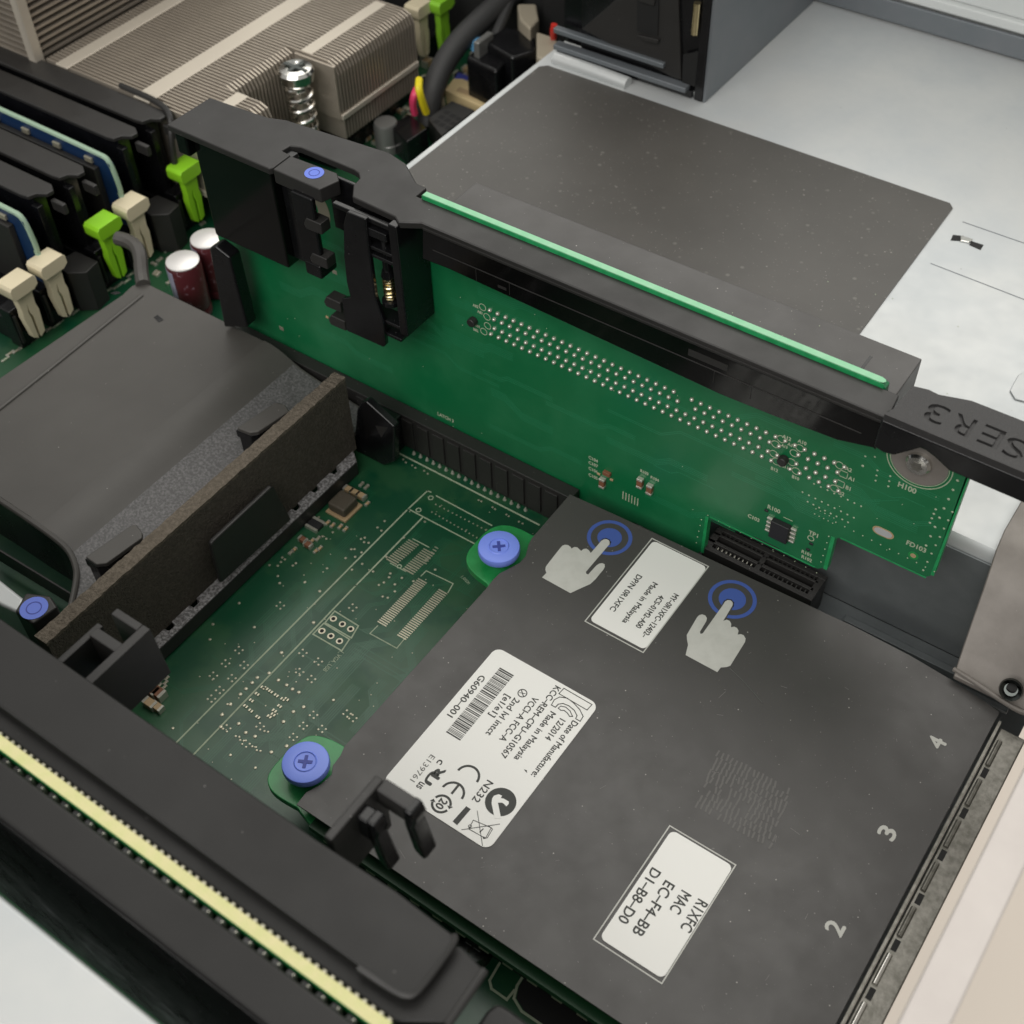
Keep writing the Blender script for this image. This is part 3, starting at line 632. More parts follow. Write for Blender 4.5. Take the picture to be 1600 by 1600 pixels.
ET = [(-7.37, Z((62, 824), 1.5).y)] + [(Z(p, z).x, Z(p, z).y) for p, z in (((85, 840), 1.45), ((108, 860), 1.33), ((119, 885), 1.22), ((120, 905), 1.12), ((112, 945), 1.0), ((100, 985), .92))] + [(-4.0, -10.1)]
def nearedge(x):
    for (a_, ya), (b_, yb) in zip(ET, ET[1:]):
        if x <= b_: return ya + (yb - ya) * (x - a_) / (b_ - a_)
    return ET[-1][1]
sheet('duct_slope', [((x, nearedge(x), z), (x, YF, z)) for x, z in prof2], .12, 'shroud', sr)
sheet('grained_floor', [((x, nearedge(x) + .05, z + .008), (x, YF - .05, z + .008)) for x, z in prof2[5:]], .02, 'ledgeb', sr)
# stiffening ridge along the far edge of the duct
rg = MB()
A, B = Z((0, 640), 1.5), Z((222, 462), 1.5)
rg.tube([(A.x, A.y - 1, 1.5), (A.x, A.y, 1.5), (B.x, B.y, 1.5)], .06, 8)
obj('ridge', rg, 'shroud', sr, sm=True)
# near side wall with its rolled rim
rim_pts = [Z((-60, 745), 1.55), Z((0, 782), 1.55), Z((45, 812), 1.55), Z((85, 840), 1.45), Z((108, 860), 1.33), Z((119, 885), 1.22), Z((120, 905), 1.12), Z((112, 945), 1.0), Z((100, 985), .92)]
obj('side_rim', MB().tube(rim_pts, .07, 10), 'shroud', sr, sm=True)
wv = []
for p in rim_pts: wv += [(p.x, p.y, p.z), (p.x + .02, p.y - .05, -.0 if p.z > .0 else 0), (p.x - .02, p.y + .06, 0), (p.x - .03, p.y + .08, p.z)]
n = len(rim_pts); wm = MB().add(wv, [(i * 4 + j, i * 4 + 4 + j, i * 4 + 4 + (j + 1) % 4, i * 4 + (j + 1) % 4) for i in range(n - 1) for j in range(4)])
obj('side_wall', wm, 'abs', sr)
obj('lower_rail', MB().prism(zp([(-20, 845), (110, 925), (112, 930), (-20, 850)], .8), .3, .8), 'absm', sr, .02)
# small marks and hooks near the back corner
obj('corner_post', MB().tube([Z((183, 372), 1.9), Z((205, 378), 1.9), Z((219, 392), 1.9), Z((221, 430), 1.55), Z((224, 445), 1.5)], .19, 10), 'shroud', sr, sm=True)
obj('moulded_mark', MB().prism(zp([(240, 496), (246, 492), (256, 500), (248, 504)], 1.5), 1.501, 1.506).prism(zp([(172, 458), (182, 455), (190, 458), (180, 461)], 1.5), 1.501, 1.506), 'abs', sr)
# ledge in front of the foam with drain notches
lz = .45; FX = -3.87
led = [(-3.62, -1.55)]
outer = [(-3.22, -1.6), (-3.22, -10.6)]
inner = []
for yn_ in (-2.25, -2.95, -3.62, None, -6.95, -7.7, -9.2):
    if yn_: inner += [(FX, yn_ + .11), (FX + .13, yn_ + .09), (FX + .13, yn_ - .09), (FX, yn_ - .11)]
obj('ledge', MB().prism([(-3.58, -10.6), (-3.58, -1.72), (FX, -1.5)] + inner + [(FX, -10.6)], lz - .2, lz), 'ledge', sr, .015)
obj('ledge_skirt', MB().box(-3.62, -3.56, -10.6, -1.75, .05, lz - .02), 'absm', sr)
obj('foam_strip', MB().box(FX - .32, FX, -10.2, -1.38, .4, 2.68), 'foam', sr)
ft_ = MB()
n = 90; rr_ = random.Random(5); vs = []
for i in range(n + 1):
    yy = -10.22 + 8.86 * i / n
    vs += [(FX - .33 + rr_.uniform(-.010, .010), yy, 2.72 + rr_.uniform(-.012, .012)), (FX + .005 + rr_.uniform(-.008, .008), yy, 2.72 + rr_.uniform(-.012, .012)), (FX, yy, 2.63), (FX - .33, yy, 2.63)]
ft_.add(vs, [(i * 4 + j, i * 4 + 4 + j, i * 4 + 4 + (j + 1) % 4, i * 4 + (j + 1) % 4) for i in range(n) for j in range(4)] + [(0, 1, 2, 3), (n * 4 + 3, n * 4 + 2, n * 4 + 1, n * 4)])
obj('foam_top_edge', ft_, 'foamt', sr)
# clip plate standing against the foam
ck = xp([(330, 852), (333, 846), (425, 760), (430, 762), (436, 775), (456, 812), (346, 912)], -3.5)
zt = [p for p in ck]
obj('foam_clip', MB().prism([(a, b) for a, b in ck], -3.62, -3.5, 'x'), 'absm', sr, .05)
# hooks behind the foam
for pts, zz_ in (([(133, 870), (205, 820), (213, 819), (222, 832), (222, 840), (166, 880), (150, 882)], 2.0), ([(370, 668), (430, 628), (446, 632), (452, 642), (404, 674), (390, 676)], 1.95)):
    pp = zp(pts, zz_); o = obj('foam_hook', MB().prism(pp, zz_ - .12, zz_), 'shroud', sr, .03)
    xs_ = [p[0] for p in pp]; ys_ = [p[1] for p in pp]
    obj('hook_post', MB().prism([pp[0], pp[-1], pp[-2], (pp[-2][0] - .15, pp[-2][1] + .1), (pp[0][0] + .1, pp[0][1] + .1)], .5, zz_ - .1), 'abs', o, .03)
    obj('hook_shade', MB().prism([(a - .08, b) for a, b in pp], zz_ - .35, zz_ - .13), 'abs', o, .03)
tb = thing('release_button', 'round blue touch point on a grey catch at the far left of the near riser', 'catch', (-5.2, -9.5, 0))
c = Z((52, 948), 1.6)
obj('catch', MB().prism(zp([(22, 955), (40, 925), (78, 930), (90, 948), (50, 975)], 1.55), .4, 1.55), 'absm', tb, .06)
obj('blue_ring', MB().ring((c.x, c.y, 1.552), .0, .29, .006, n=32), 'touch', tb)
obj('ring_groove', MB().ring((c.x, c.y, 1.5585), .14, .165, .003, n=32), 'capd', tb)
tag(obj('grey_bracket', MB().prism(zp([(-30, 880), (0, 905), (38, 935), (32, 960), (0, 945), (-30, 925)], 1.5), .3, 1.5), 'steel', None, .08), 'pale grey metal catch beside the blue touch point at the left edge', 'metal catch')

# ================================================================== NETWORK CARD
nc = thing('network_card', 'network card under a dark grey plastic cover with white labels and two blue screws', 'network card', (6.5, -5, 1.0))
ZC = 1.6
pcb_poly = [(2.2, -.95)] + zp([(832.5, 836.6), (817, 828), (799, 821), (780, 820), (761, 828), (741, 849), (729, 864), (728, 879), (737, 894), (761, 912)], 1.3) + [(2.1, -4.2), (1.9, -7.9)] + \
    zp([(538, 1166), (516, 1154), (488, 1147), (468, 1156), (444, 1178), (418, 1208), (418, 1228), (432, 1244), (464, 1262)], 1.3) + [(2.1, -9.86), (11.4, -9.86), (11.4, -.80)]
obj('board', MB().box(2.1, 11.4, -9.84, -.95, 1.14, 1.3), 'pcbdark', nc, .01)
i1 = [p for p in pcb_poly[1:11]]; i2 = [p for p in pcb_poly[13:22]]
def soften(P):
    for _ in range(2):
        Q = [P[0]]
        for a_, b_ in zip(P, P[1:]): Q += [(a_[0] * .75 + b_[0] * .25, a_[1] * .75 + b_[1] * .25), (a_[0] * .25 + b_[0] * .75, a_[1] * .25 + b_[1] * .75)]
        P = Q + [P[-1]]
    return P
obj('screw_ear', MB().prism([(2.12, -1.0)] + soften(i1) + [(2.12, -4.1)], 1.136, 1.304), 'tab', nc, .02)
obj('screw_ear', MB().prism([(2.12, -7.8)] + soften(i2) + [(2.12, -9.8)], 1.136, 1.304), 'tab', nc, .02)
lo = MB()
for i in range(16): x = 2.4 + i * .5; lo.box(x, x + .2, -9.82, -9.7, 1.0, 1.13)
obj('underside_part', lo, 'padm', nc)
obj('side_frame', MB().box(2.3, 11.3, -9.6, -9.5, .3, 1.12), 'dark', nc)
cov = zp([(890.6, 772), (830.6, 841), (826, 850), (821, 869), (812, 879), (799, 886), (780, 896), (770, 906), (759, 920), (640, 1052), (538, 1166), (532, 1180), (520, 1196), (518, 1210), (500, 1226), (478, 1238), (463, 1257)], ZC)
y0_ = cov[-1][1]
cover = obj('cover_sheet', MB().prism([(c_[0], c_[1]) for c_ in cov] + [(2.05, -9.72), (11.5, -9.72), (11.5, -.77), (11.2, -.70), (10.5, -.59), (9.6, -.50), (8.4, -.47), (6.8, -.51), (4.4, -.57), (2.9, -.61), (1.85, -.66)], ZC - .03, ZC), 'film', nc, .008, label='dark grey plastic cover with printed hands and numbers')
obj('cover_support', MB().box(2.6, 11.3, -9.5, -1.1, 1.3, ZC - .035), 'dark', nc)
EZ = ZC + .002
# blue captive screws
for i, ctr in enumerate(((779.5, 853.5), (477, 1190))):
    c = Z(ctr, 1.78); rr = .445
    s_ = obj('thumb_screw', MB().lathe((c.x, c.y, 1.40), [(rr * .5, 0), (rr * .5, .19), (rr * .97, .2), (rr, .24), (rr, .33), (rr * .97, .37), (rr * .92, .38), (.22, .38), (.20, .40), (.19, .38), (.01, .37)], n=48), 'cap', nc, sm=True, label=('blue plastic screw at the far corner', 'blue plastic screw at the near corner')[i])
    cr = MB(); a = .7 if i == 0 else .5
    for t in (a, a + math.pi / 2):
        dx, dy = math.cos(t) * .135, math.sin(t) * .135; nx, ny = -math.sin(t) * .032, math.cos(t) * .032
        cr.prism([(c.x + dx + nx, c.y + dy + ny), (c.x + dx - nx, c.y + dy - ny), (c.x - dx - nx, c.y - dy - ny), (c.x - dx + nx, c.y - dy + ny)], 1.772, 1.7855 + (.0005 if t != a else 0))
    obj('cross_recess', cr, 'capd', s_)  # flat cross, its depth painted as a darker blue
# printed hands, targets, numbers
o6 = lambda pts: zm(pts, 4, 820, 780, ZC)
h1 = [(478, 262), (492, 253), (508, 250), (524, 257), (531, 270), (528, 284), (382, 455), (384, 467), (396, 472), (448, 415), (465, 404), (484, 401), (499, 408), (500, 424), (492, 440), (443, 500), (410, 531), (345, 560), (285, 588), (108, 490), (135, 462), (128, 440), (132, 422), (150, 398), (222, 306), (235, 292), (250, 286), (270, 288), (286, 300), (292, 310), (310, 300), (328, 302), (345, 318), (352, 325), (366, 313), (384, 310), (400, 320), (412, 338)]
h2 = [(1240, 660), (1252, 640), (1268, 631), (1288, 634), (1300, 648), (1298, 666), (1240, 762), (1262, 754), (1280, 762), (1290, 780), (1288, 802), (1308, 798), (1326, 806), (1336, 824), (1330, 848), (1350, 844), (1368, 852), (1380, 872), (1376, 894), (1284, 1042), (1262, 1050), (1225, 1053), (1203, 1082), (1005, 975), (1020, 912), (1014, 880), (1012, 850), (1076, 740), (1090, 726), (1108, 721), (1128, 728), (1138, 745), (1134, 764), (1094, 830), (1098, 843), (1112, 840), (1200, 716)]
tg = MB()
for cpt, edge_, e2, e3, hand in (((530, 240), (388, 240), (412, 240), (453, 240), h1), ((1297, 625), (1145, 625), (1170, 625), (1212, 625), h2)):
    cc, ee, ei, ed = [Vector(o6([p])[0]) for p in (cpt, edge_, e2, e3)]
    R1, R2, R3 = (cc - ee).length, (cc - ei).length, (cc - ed).length
    obj('printed_target', MB().ring((cc.x, cc.y, EZ), R2, R1, .002, n=64).cyl((cc.x, cc.y, EZ), R3, .002, n=48), 'blue', cover)
obj('printed_hand', MB().prism(o6(h1), EZ + .003, EZ + .006), 'white', cover)
obj('printed_hand', MB().prism(o6(h2), EZ + .003, EZ + .006), 'white', cover)
# a thin dark outline round each hand where it crosses the target
ol = MB()
for hh_ in (h1[:6], h2[:8]):
    P = [Vector((*p, 0)) for p in o6(hh_)]
    for a, b in zip(P, P[1:]): ol.line(a, b, .05, EZ + .0022, .0006)
obj('hand_outline', ol, 'film', cover)
nm = MB()
for ch_, yc in (('4', -2.05), ('3', -4.25), ('2', -6.35)):
    nm.textz(ch_, (10.79, yc - .105), (10.79, yc + .105), .30, EZ, .012)
obj('printed_numeral', nm, 'num', cover)
# labels ----------------------------------------------------------
def rrect(x0, x1, y0, y1, rr, z, h=.012, n=6):
    P = []
    for cx_, cy_, a0 in ((x1 - rr, y1 - rr, 0), (x0 + rr, y1 - rr, 90), (x0 + rr, y0 + rr, 180), (x1 - rr, y0 + rr, 270)):
        for i in range(n + 1): t = math.radians(a0 + 90 * i / n); P.append((cx_ + rr * math.cos(t), cy_ + rr * math.sin(t)))
    return MB().prism(P, z, z + h)
def frame(x0, x1, y0, y1, wd, z):
    return MB().poly([(x0, y0, 0), (x1, y0, 0), (x1, y1, 0), (x0, y1, 0)], wd, z, True)
LZ = EZ + .0125
obj('label_frame', frame(3.885, 5.245, -3.36, -.75, .022, EZ), 'white', cover)
obj('label_frame', frame(7.565, 8.885, -8.80, -6.29, .022, EZ), 'white', cover)
l2 = obj('label', rrect(3.945, 5.235, -3.29, -.79, .10, EZ), 'paper', nc, label='small white label with four lines of text near the far edge')
T = MB(); p6 = lambda u, v: o6([(u, v)])[0]
for s_, a, b, h in (('DP/N 0R1XFC', (720, 480), (556, 705), .125), ('Made in Malaysia', (818, 528), (620, 775), .125), ('4CS\u201301M2\u2013A00', (858, 608), (712, 808), .12), ('MY\u20130R1XFC\u201312402\u2013', (948, 598), (742, 865), .12)):
    T.textz(s_, p6(*a), p6(*b), h, LZ, .003)
obj('printing', T, 'ink', l2)
l3 = obj('label', rrect(7.635, 8.865, -8.73, -6.34, .11, EZ), 'paper', nc, label='white label with large letters near the lower edge')
T = MB(); p3 = lambda u, v: zm([(u, v)], 5.333, 900, 1260, ZC)[0]
for s_, a, b, h in (('D1\u2013B8\u2013D0', (672, 532), (402, 980), .185), ('EC\u2013F4\u2013BB', (785, 640), (522, 1082), .195), ('MAC', (922, 722), (835, 895), .195), ('R1XFC', (1060, 795), (915, 1042), .195)):
    T.textz(s_, p3(*a), p3(*b), h, LZ, .004)
obj('printing', T, 'ink', l3)
l1 = obj('label', rrect(2.78, 5.18, -8.50, -4.87, .17, EZ), 'paper', nc, label='large white approval label with barcode and certification marks')
T = MB(); G = MB(); p5 = lambda u, v: zm([(u, v)], 4.2105, 580, 980, ZC)[0]
for s_, a, b, h in (('G60940\u2013001', (738, 325), (518, 590), .13), ('[e1/e1]', (905, 455), (795, 590), .13), ('2nd lvl intct', (962, 475), (770, 712), .13), ('VCCI\u2013A FCC\u2013A', (1085, 468), (858, 750), .13),
                    ('KCC\u2013REM\u2013CPU\u2013G10567', (1230, 395), (872, 862), .125), ('Made in Malaysia', (1200, 565), (950, 872), .13), ('12/2014', (1262, 612), (1165, 745), .13),
                    ('Date of Manufacture:', (1345, 625), (1070, 985), .13), ('N232', (785, 1018), (680, 1148), .14), ('c', (462, 878), (446, 905), .10), ('us', (338, 1025), (305, 1058), .11)):
    T.textz(s_, p5(*a), p5(*b), h, LZ, .003)
T.textz('R', p5(418, 992), p5(462, 925), .16, LZ, .012); T.textz('U', p5(425, 958), p5(365, 1030), .16, LZ, .012)
G.textz('E139761', p5(408, 848), p5(275, 1018), .11, LZ)
# barcode: bars lie across the reading direction
ys0, ys1 = p5(895, 295)[1], p5(535, 720)[1]; xa, xb = p5(850, 270)[0], p5(940, 322)[0]; xa, xb = 3.22, 3.62
xa = sum(p5(*p)[0] for p in ((850, 270), (490, 690))) / 2; xb = sum(p5(*p)[0] for p in ((940, 322), (580, 752))) / 2
br_ = random.Random(11); y = ys0; bars = MB()
while y > ys1 + .02:
    wd = br_.choice((.012, .012, .022, .03)); bars.box(xa, xb, y - wd, y, LZ, LZ + .003); y -= wd + br_.choice((.014, .02, .03, .014))
obj('barcode', bars, 'ink', l1)
def arc(c, r0, r1, a0, a1): T.ring((c[0], c[1], LZ), r0, r1, .003, n=30, a0=a0, a1=a1)
u5 = (Vector(p5(1000, 700)) - Vector(p5(1100, 700))).length / 100     # cm per enlarged pixel, roughly
# e1 circle, CE arcs (open towards -y reading end), recycling arrows, tick disc, bin
c = p5(995, 437); arc(c, .075, .095, 0, 360); T.line((c[0] - .06, c[1] + .05, 0), (c[0] + .06, c[1] - .05, 0), .018, LZ); T.line((c[0] - .05, c[1] - .02, 0), (c[0] + .05, c[1] + .02, 0), .012, LZ)
c = p5(630, 985); arc(c, .20, .245, -10, 190) if False else None
cc = p5(640, 975); arc((cc[0] - .0, cc[1] - .03), .19, .235, 0, 180)
ce = p5(540, 1085); arc((ce[0], ce[1] - .03), .19, .235, 0, 180); T.line((ce[0], ce[1] - .03, 0), (ce[0], ce[1] + .18, 0), .045, LZ)
c = p5(462, 1165); arc(c, .145, .19, 20, 165); arc(c, .145, .19, 200, 345)
T.textz('20', (c[0], c[1] + .10), (c[0], c[1] - .10), .15, LZ, .006)
for t in (18, 198):
    t = math.radians(t); q_ = (c[0] + .167 * math.cos(t), c[1] + .167 * math.sin(t)); tx, ty = math.sin(t), -math.cos(t)
    T.prism([(q_[0] + tx * .06, q_[1] + ty * .06), (q_[0] + math.cos(t) * .055, q_[1] + math.sin(t) * .055), (q_[0] - math.cos(t) * .055, q_[1] - math.sin(t) * .055)], LZ, LZ + .003)
a, b = p5(548, 1292), p5(640, 1195); cx_ = (a[0] + b[0]) / 2; cy_ = (a[1] + b[1]) / 2
T.prism([p5(536, 1280), p5(565, 1305), p5(655, 1200), p5(626, 1180)], LZ, LZ + .003)
c = p5(852, 1152); disc = []
T.cyl((c[0], c[1], LZ), .285, .003, n=48)
W_ = MB().prism([p5(808, 1112), p5(838, 1102), p5(862, 1112), p5(845, 1140), p5(832, 1148), p5(855, 1262), p5(812, 1262), p5(792, 1160), p5(796, 1130)], LZ + .0035, LZ + .005)
W_.prism([p5(820, 1125), p5(870, 1130), p5(905, 1150), p5(905, 1165), p5(890, 1182), p5(872, 1165), p5(862, 1158), p5(828, 1158)], LZ + .0038, LZ + .0052)
obj('tick_mark', W_, 'paper', l1)
for a, b in (((596, 1335), (845, 1298)), ((698, 1212), (732, 1438))): T.line((*p5(*a), 0), (*p5(*b), 0), .012, LZ)
T.poly([(*p5(*p), 0) for p in ((672, 1272), (790, 1322), (752, 1392), (642, 1330))], .013, LZ, True)
T.poly([(*p5(*p), 0) for p in ((775, 1310), (798, 1332), (765, 1388), (742, 1392))], .012, LZ); T.line((*p5(716, 1350), 0), (*p5(736, 1330), 0), .02, LZ)
c = p5(650, 1312); arc(c, .02, .034, 0, 360); c = p5(742, 1388); arc(c, .01, .022, 0, 360)
T.prism([p5(1004, 938), p5(1024, 944), p5(1026, 962), p5(1016, 952)], LZ, LZ + .003)
# outlined KC mark
for pl_ in ([(1268, 405), (1452, 512), (1420, 548), (1235, 440), (1268, 405)],
            [(1185, 515), (1205, 480), (1240, 462), (1290, 470), (1330, 500), (1372, 545), (1394, 590), (1375, 622), (1345, 605), (1354, 585), (1336, 550), (1300, 520), (1262, 505), (1230, 510), (1212, 530), (1185, 515)],
            [(1230, 535), (1248, 522), (1280, 529), (1308, 554), (1325, 590), (1305, 590), (1290, 567), (1268, 550), (1248, 550), (1230, 535)]):
    T.poly([(*p5(*p), 0) for p in pl_], .016, LZ)
obj('printing', T, 'ink', l1); obj('grey_printing', G, 'inkg', l1)
# scuffed patch and a hair
sc_ = MB(); sr_ = random.Random(9); A_, B_, C_ = Z((1120, 1172), ZC), Z((1238, 1235), ZC), Z((1085, 1262), ZC)
U_, V_ = B_ - A_, C_ - A_
for i in range(17):
    for j in range(9):
        q2 = A_ + U_ * ((i + .5 + .22 * math.sin(j * 1.3 + i * .3)) / 17) + V_ * ((j + sr_.uniform(-.12, .12)) / 9)
        if sr_.random() < .9: sc_.line((q2.x, q2.y), (q2.x + V_.x * .07 + sr_.uniform(-.02, .02), q2.y + V_.y * .085), .034, EZ - .0015, .0025 + .00002 * (i * 9 + j))
obj('scuff_marks', sc_, 'scuff', cover, kind='stuff')
scr = MB(); k_ = 0
for _ in range(46):
    u, v = sr_.uniform(2.6, 11.2), sr_.uniform(-9.5, -.9)
    if (2.6 < u < 5.4 and -8.7 < v < -4.7) or (3.8 < u < 5.4 and v > -3.5) or (7.5 < u < 9 and -8.9 < v < -6.2): continue
    t = sr_.uniform(0, math.pi); l_ = sr_.choice((.04, .06, .08, .12, .2)); k_ += 1
    scr.line((u, v), (u + math.cos(t) * l_, v + math.sin(t) * l_), .0045, EZ - .0015, .0022 + .00002 * k_)
obj('fine_scratches', scr, 'scratch', cover, kind='stuff')
hair = MB().tube([(*Z((1140, 1045), ZC)[:2], ZC + .01), (*Z((1155, 1058), ZC)[:2], ZC + .01), (*Z((1175, 1080), ZC)[:2], ZC + .01), (*Z((1190, 1098), ZC)[:2], ZC + .012)], .006, 5)
tag(obj('stray_hair', hair, 'grey'), 'fine pale hair lying on the dark cover beside the second printed hand', 'hair')

# ================================================================== FAR RISER CARD (upright green board in its black holder)
rc = thing('riser_card', 'upright green riser board held by a long black plastic bar, with rows of solder pins', 'riser card', (0, 0, .3))
out_ = [(-8.85, .35), (-8.85, 6.85), (-2.3, 6.85), (-2.3, 7.40), (7.52, 7.40), (7.64, 7.34), (7.66, 6.7), (9.40, 6.7), (9.36, 3.42), (9.28, 3.33), (7.52, 3.30), (7.44, 3.22), (7.36, 2.26), (7.26, 2.16), (6.45, 2.16), (6.38, 2.22), (5.85, 2.22), (5.75, 2.15), (4.78, 2.15), (4.72, 1.0), (4.62, .84), (3.0, .84), (3.0, .35)]
rbd = obj('board', MB().prism(out_, 0, .16, 'y'), 'pcb', rc)
obj('top_edge', MB().prism([(-2.28, .012), (7.5, .012), (7.57, .03), (7.60, .08), (7.57, .12), (7.5, .145), (-2.28, .145)], 7.40, 7.415), 'pcbedge', rbd, .0)
ed = MB().box(-2.28, 7.6, -.006, 0, 7.25, 7.404)
obj('upper_rim', ed, 'pcbside', rbd)
eb = MB().box(9.36, 9.42, .0, .16, 3.45, 6.6).box(4.70, 4.77, -.005, .16, .95, 2.12).box(7.37, 7.45, -.005, .16, 2.25, 3.25).box(4.8, 7.2, -.005, -.001, 2.15, 2.19).box(7.55, 9.3, -.005, -.001, 3.3, 3.34)
obj('cut_rim', eb, 'pcbside', rbd, .01)
# solder pins: rows of alternate pins, 100 nearest as parts, the rest as one
pm = bpy.data.meshes.new('solder_pin')
a = MB().lathe((0, 0, 0), [(.049, 0), (.046, -.018), (.036, -.042), (.020, -.056), (.004, -.06)], 'y', 10); pm.from_pydata(a.v, [], a.f)
bm = bmesh.new(); bm.from_mesh(pm); bmesh.ops.recalc_face_normals(bm, faces=bm.faces); bm.to_mesh(pm); bm.free(); pm.materials.append(M['solder']); smooth(pm)
pins = []
for zi, (x0, z0, dx) in enumerate(((-.71, 5.19, 0), (-.61, 4.99, 0), (-.61, 4.74, 0), (-.71, 4.54, 0))):
    for i in range(41):
        x = x0 + i * .2
        if i in (34, 33) and 6.0 < x < 6.3 and zi in (1, 2): pass
        if i >= 34: x += .0
        if x > 7.32 or (abs(x - 6.12) < .12 and zi in (1, 2)) or (i == 23 and zi in (0, 1)): continue
        pins.append((x, z0))
pins.sort(key=lambda p: -p[0])
for k, (x, z) in enumerate(pins[:100]):
    o = bpy.data.objects.new('solder_pin', pm); COL.objects.link(o); o.parent = rc; o.location = Vector((x, -.002, z)) - wloc(rc)
rest = MB()
for x, z in pins[100:]: rest.lathe((x, -.002, z), [(.049, 0), (.046, -.018), (.036, -.042), (.020, -.056), (.004, -.06)], 'y', 10)
obj('solder_pins', rest, 'solder', rc, sm=True, kind='stuff')
pg = MB()
for p in ((740, 498), (1225, 714)):
    c = YP(p, 0); pg.cyl((c.x + .02, -.16, c.z - .02), .10, .16, 'y', 20)
obj('locating_peg', pg, 'absm', rc, .03)
# silkscreen on the upright board
V = MB()
def vr(c_, r0, r1, n=32): c = YP(c_, 0); V.ring((c.x, -.001, c.z), r0, r1, -.004, 'y', n)
def sqz(c_, h): c = YP(c_, 0); [V.box(c.x + a, c.x + b, -.005, 0, c.z + e_, c.z + g) for a, b, e_, g in ((-h, h, h - .015, h), (-h, h, -h, -h + .015), (-h, -h + .015, -h, h), (h - .015, h, -h, h))]
for p in ((754, 480), (761, 495), (762, 509), (756, 518), (1221, 686), (1212, 694), (1250, 700), (1241, 708), (1209, 709), (1213, 721), (1237, 722), (1244, 736), (1312, 727), (1304, 763)): vr(p, .075, .092, 20)
for p in ((1318, 741), (1313, 756)): sqz(p, .085)
vr((1437, 722), .585, .605, 64); vr((1437, 722), .53, .543, 64); vr((1267, 841), .055, .075, 20)
def vt(s_, p, h, wd=None): c = YP(p, 0); V.textf(s_, (c.x, c.z), h, -.001, wd, .005)
for s_, p, h in (('H100', (1404, 756), .13), ('FD103', (1417, 847), .12), ('R100', (1200, 791), .11), ('C103', (1169, 805), .10), ('TP1', (1264, 831), .11), ('R101', (1253, 861), .09), ('R102', (1253, 869), .09),
                 ('A12', (1223, 681), .085), ('A10', (1247, 688), .085), ('A11', (1231, 693), .075), ('A13', (1221, 695), .065), ('B12', (1205, 731), .08), ('B11', (1222, 727), .075), ('B10', (1238, 744), .08), ('A2', (1321, 731), .09), ('A1', (1326, 746), .09), ('B1', (1322, 761), .09), ('B2', (1311, 769), .09),
                 ('A82', (739, 476), .07), ('A81', (746, 486), .07), ('B81', (743, 508), .07), ('B82', (740, 514), .07), ('C104', (920, 714), .09), ('C107', (920, 722), .09), ('C106', (920, 731), .09), ('C105', (920, 741), .09), ('R103', (1001, 735), .08), ('R104', (1017, 745), .08), ('LATCH 3', (684, 646), .10)):
    vt(s_, p, h)
c = YP((1200, 797), 0)
vv = [(1216, 804), (1222, 805), (1233, 814)]
V.box(6.35, 6.55, -.005, 0, 3.16, 3.175)
rn = random.Random(4)
def vd(u, v, rr=.018): c = YP((u, v), 0); V.lathe((c.x, 0, c.z), [(rr, 0), (rr * .6, -.01)], 'y', 8)
def gr(u0, v0, du, dv, n, rr=.022):
    for i in range(n): vd(u0 + du * i, v0 + dv * i, rr)
gr(1254, 769, 10, 5, 9); gr(1262, 784, 9, 4.6, 8); gr(1272, 756, 10.5, 5, 8); gr(1275, 795, 7, 3.6, 5, .014); gr(1273, 803, 7, 3.6, 5, .014)
gr(1367, 714, 0, 0, 1); gr(1371, 735, -1.5, 8, 3); gr(1391, 744, -1.5, 8, 3); gr(1348, 728, 0, 0, 1, .03); gr(1352, 713, 0, 0, 1)
gr(1496, 751, -7, 14.5, 8, .028); gr(1462, 796, -3, 7, 4, .026); gr(1488, 800, -6.5, 13, 8, .024); gr(1460, 893, -14, -7, 12, .016); gr(1106, 805, 17, 9, 11, .013); gr(1096, 812, -2, 9, 5, .016); gr(1295, 838, -3, 10, 5, .016)
gr(640, 665, 12.5, 6.3, 20, .014); gr(652, 662, 22, 11.6, 11, .012)
for _ in range(60): vd(rn.uniform(400, 1500), rn.uniform(420, 880), .010)
for i in range(7):
    c = YP((466 + i * 7, 556 + i * 3.5), 0); V.box(c.x, c.x + .015, -.004, 0, c.z - .3, c.z)
for i in range(6):
    c = YP((974 + i * 4.6, 768 + i * 2.2), 0); V.box(c.x - .013, c.x + .013, -.008, 0, c.z - .24, c.z)
obj('silkscreen', V, 'silk', rc)
tv = MB(); k_ = 0
for _ in range(46):
    x, z = rn.uniform(-7.5, 8.6), rn.uniform(1.6, 5.9); sg_ = rn.choice((-1, 1)); L1, L2, L3 = rn.uniform(.3, 1.5), rn.uniform(.15, .5), rn.uniform(.3, 1.2)
    if x > 4.3 and z < 3.6: continue
    for i in range(rn.randint(1, 5)):
        P = [(x, z + i * .05), (x + L1, z + i * .05), (x + L1 + L2, z + i * .05 - sg_ * L2 * .7), (x + L1 + L2 + L3, z + i * .05 - sg_ * L2 * .7)]
        P = [p for p in P if p[0] < 9.2]
        for a_, b_ in zip(P, P[1:]):
            k_ += 1; dx, dz = b_[0] - a_[0], b_[1] - a_[1]; ln = math.hypot(dx, dz); nx, nz = -dz / ln * .009, dx / ln * .009
            tv.prism([(a_[0] + nx, a_[1] + nz), (a_[0] - nx, a_[1] - nz), (b_[0] - nx, b_[1] - nz), (b_[0] + nx, b_[1] + nz)], -.0004 - .0000015 * k_, 0, 'y')
obj('copper_traces', tv, 'trace2', rc, kind='stuff')
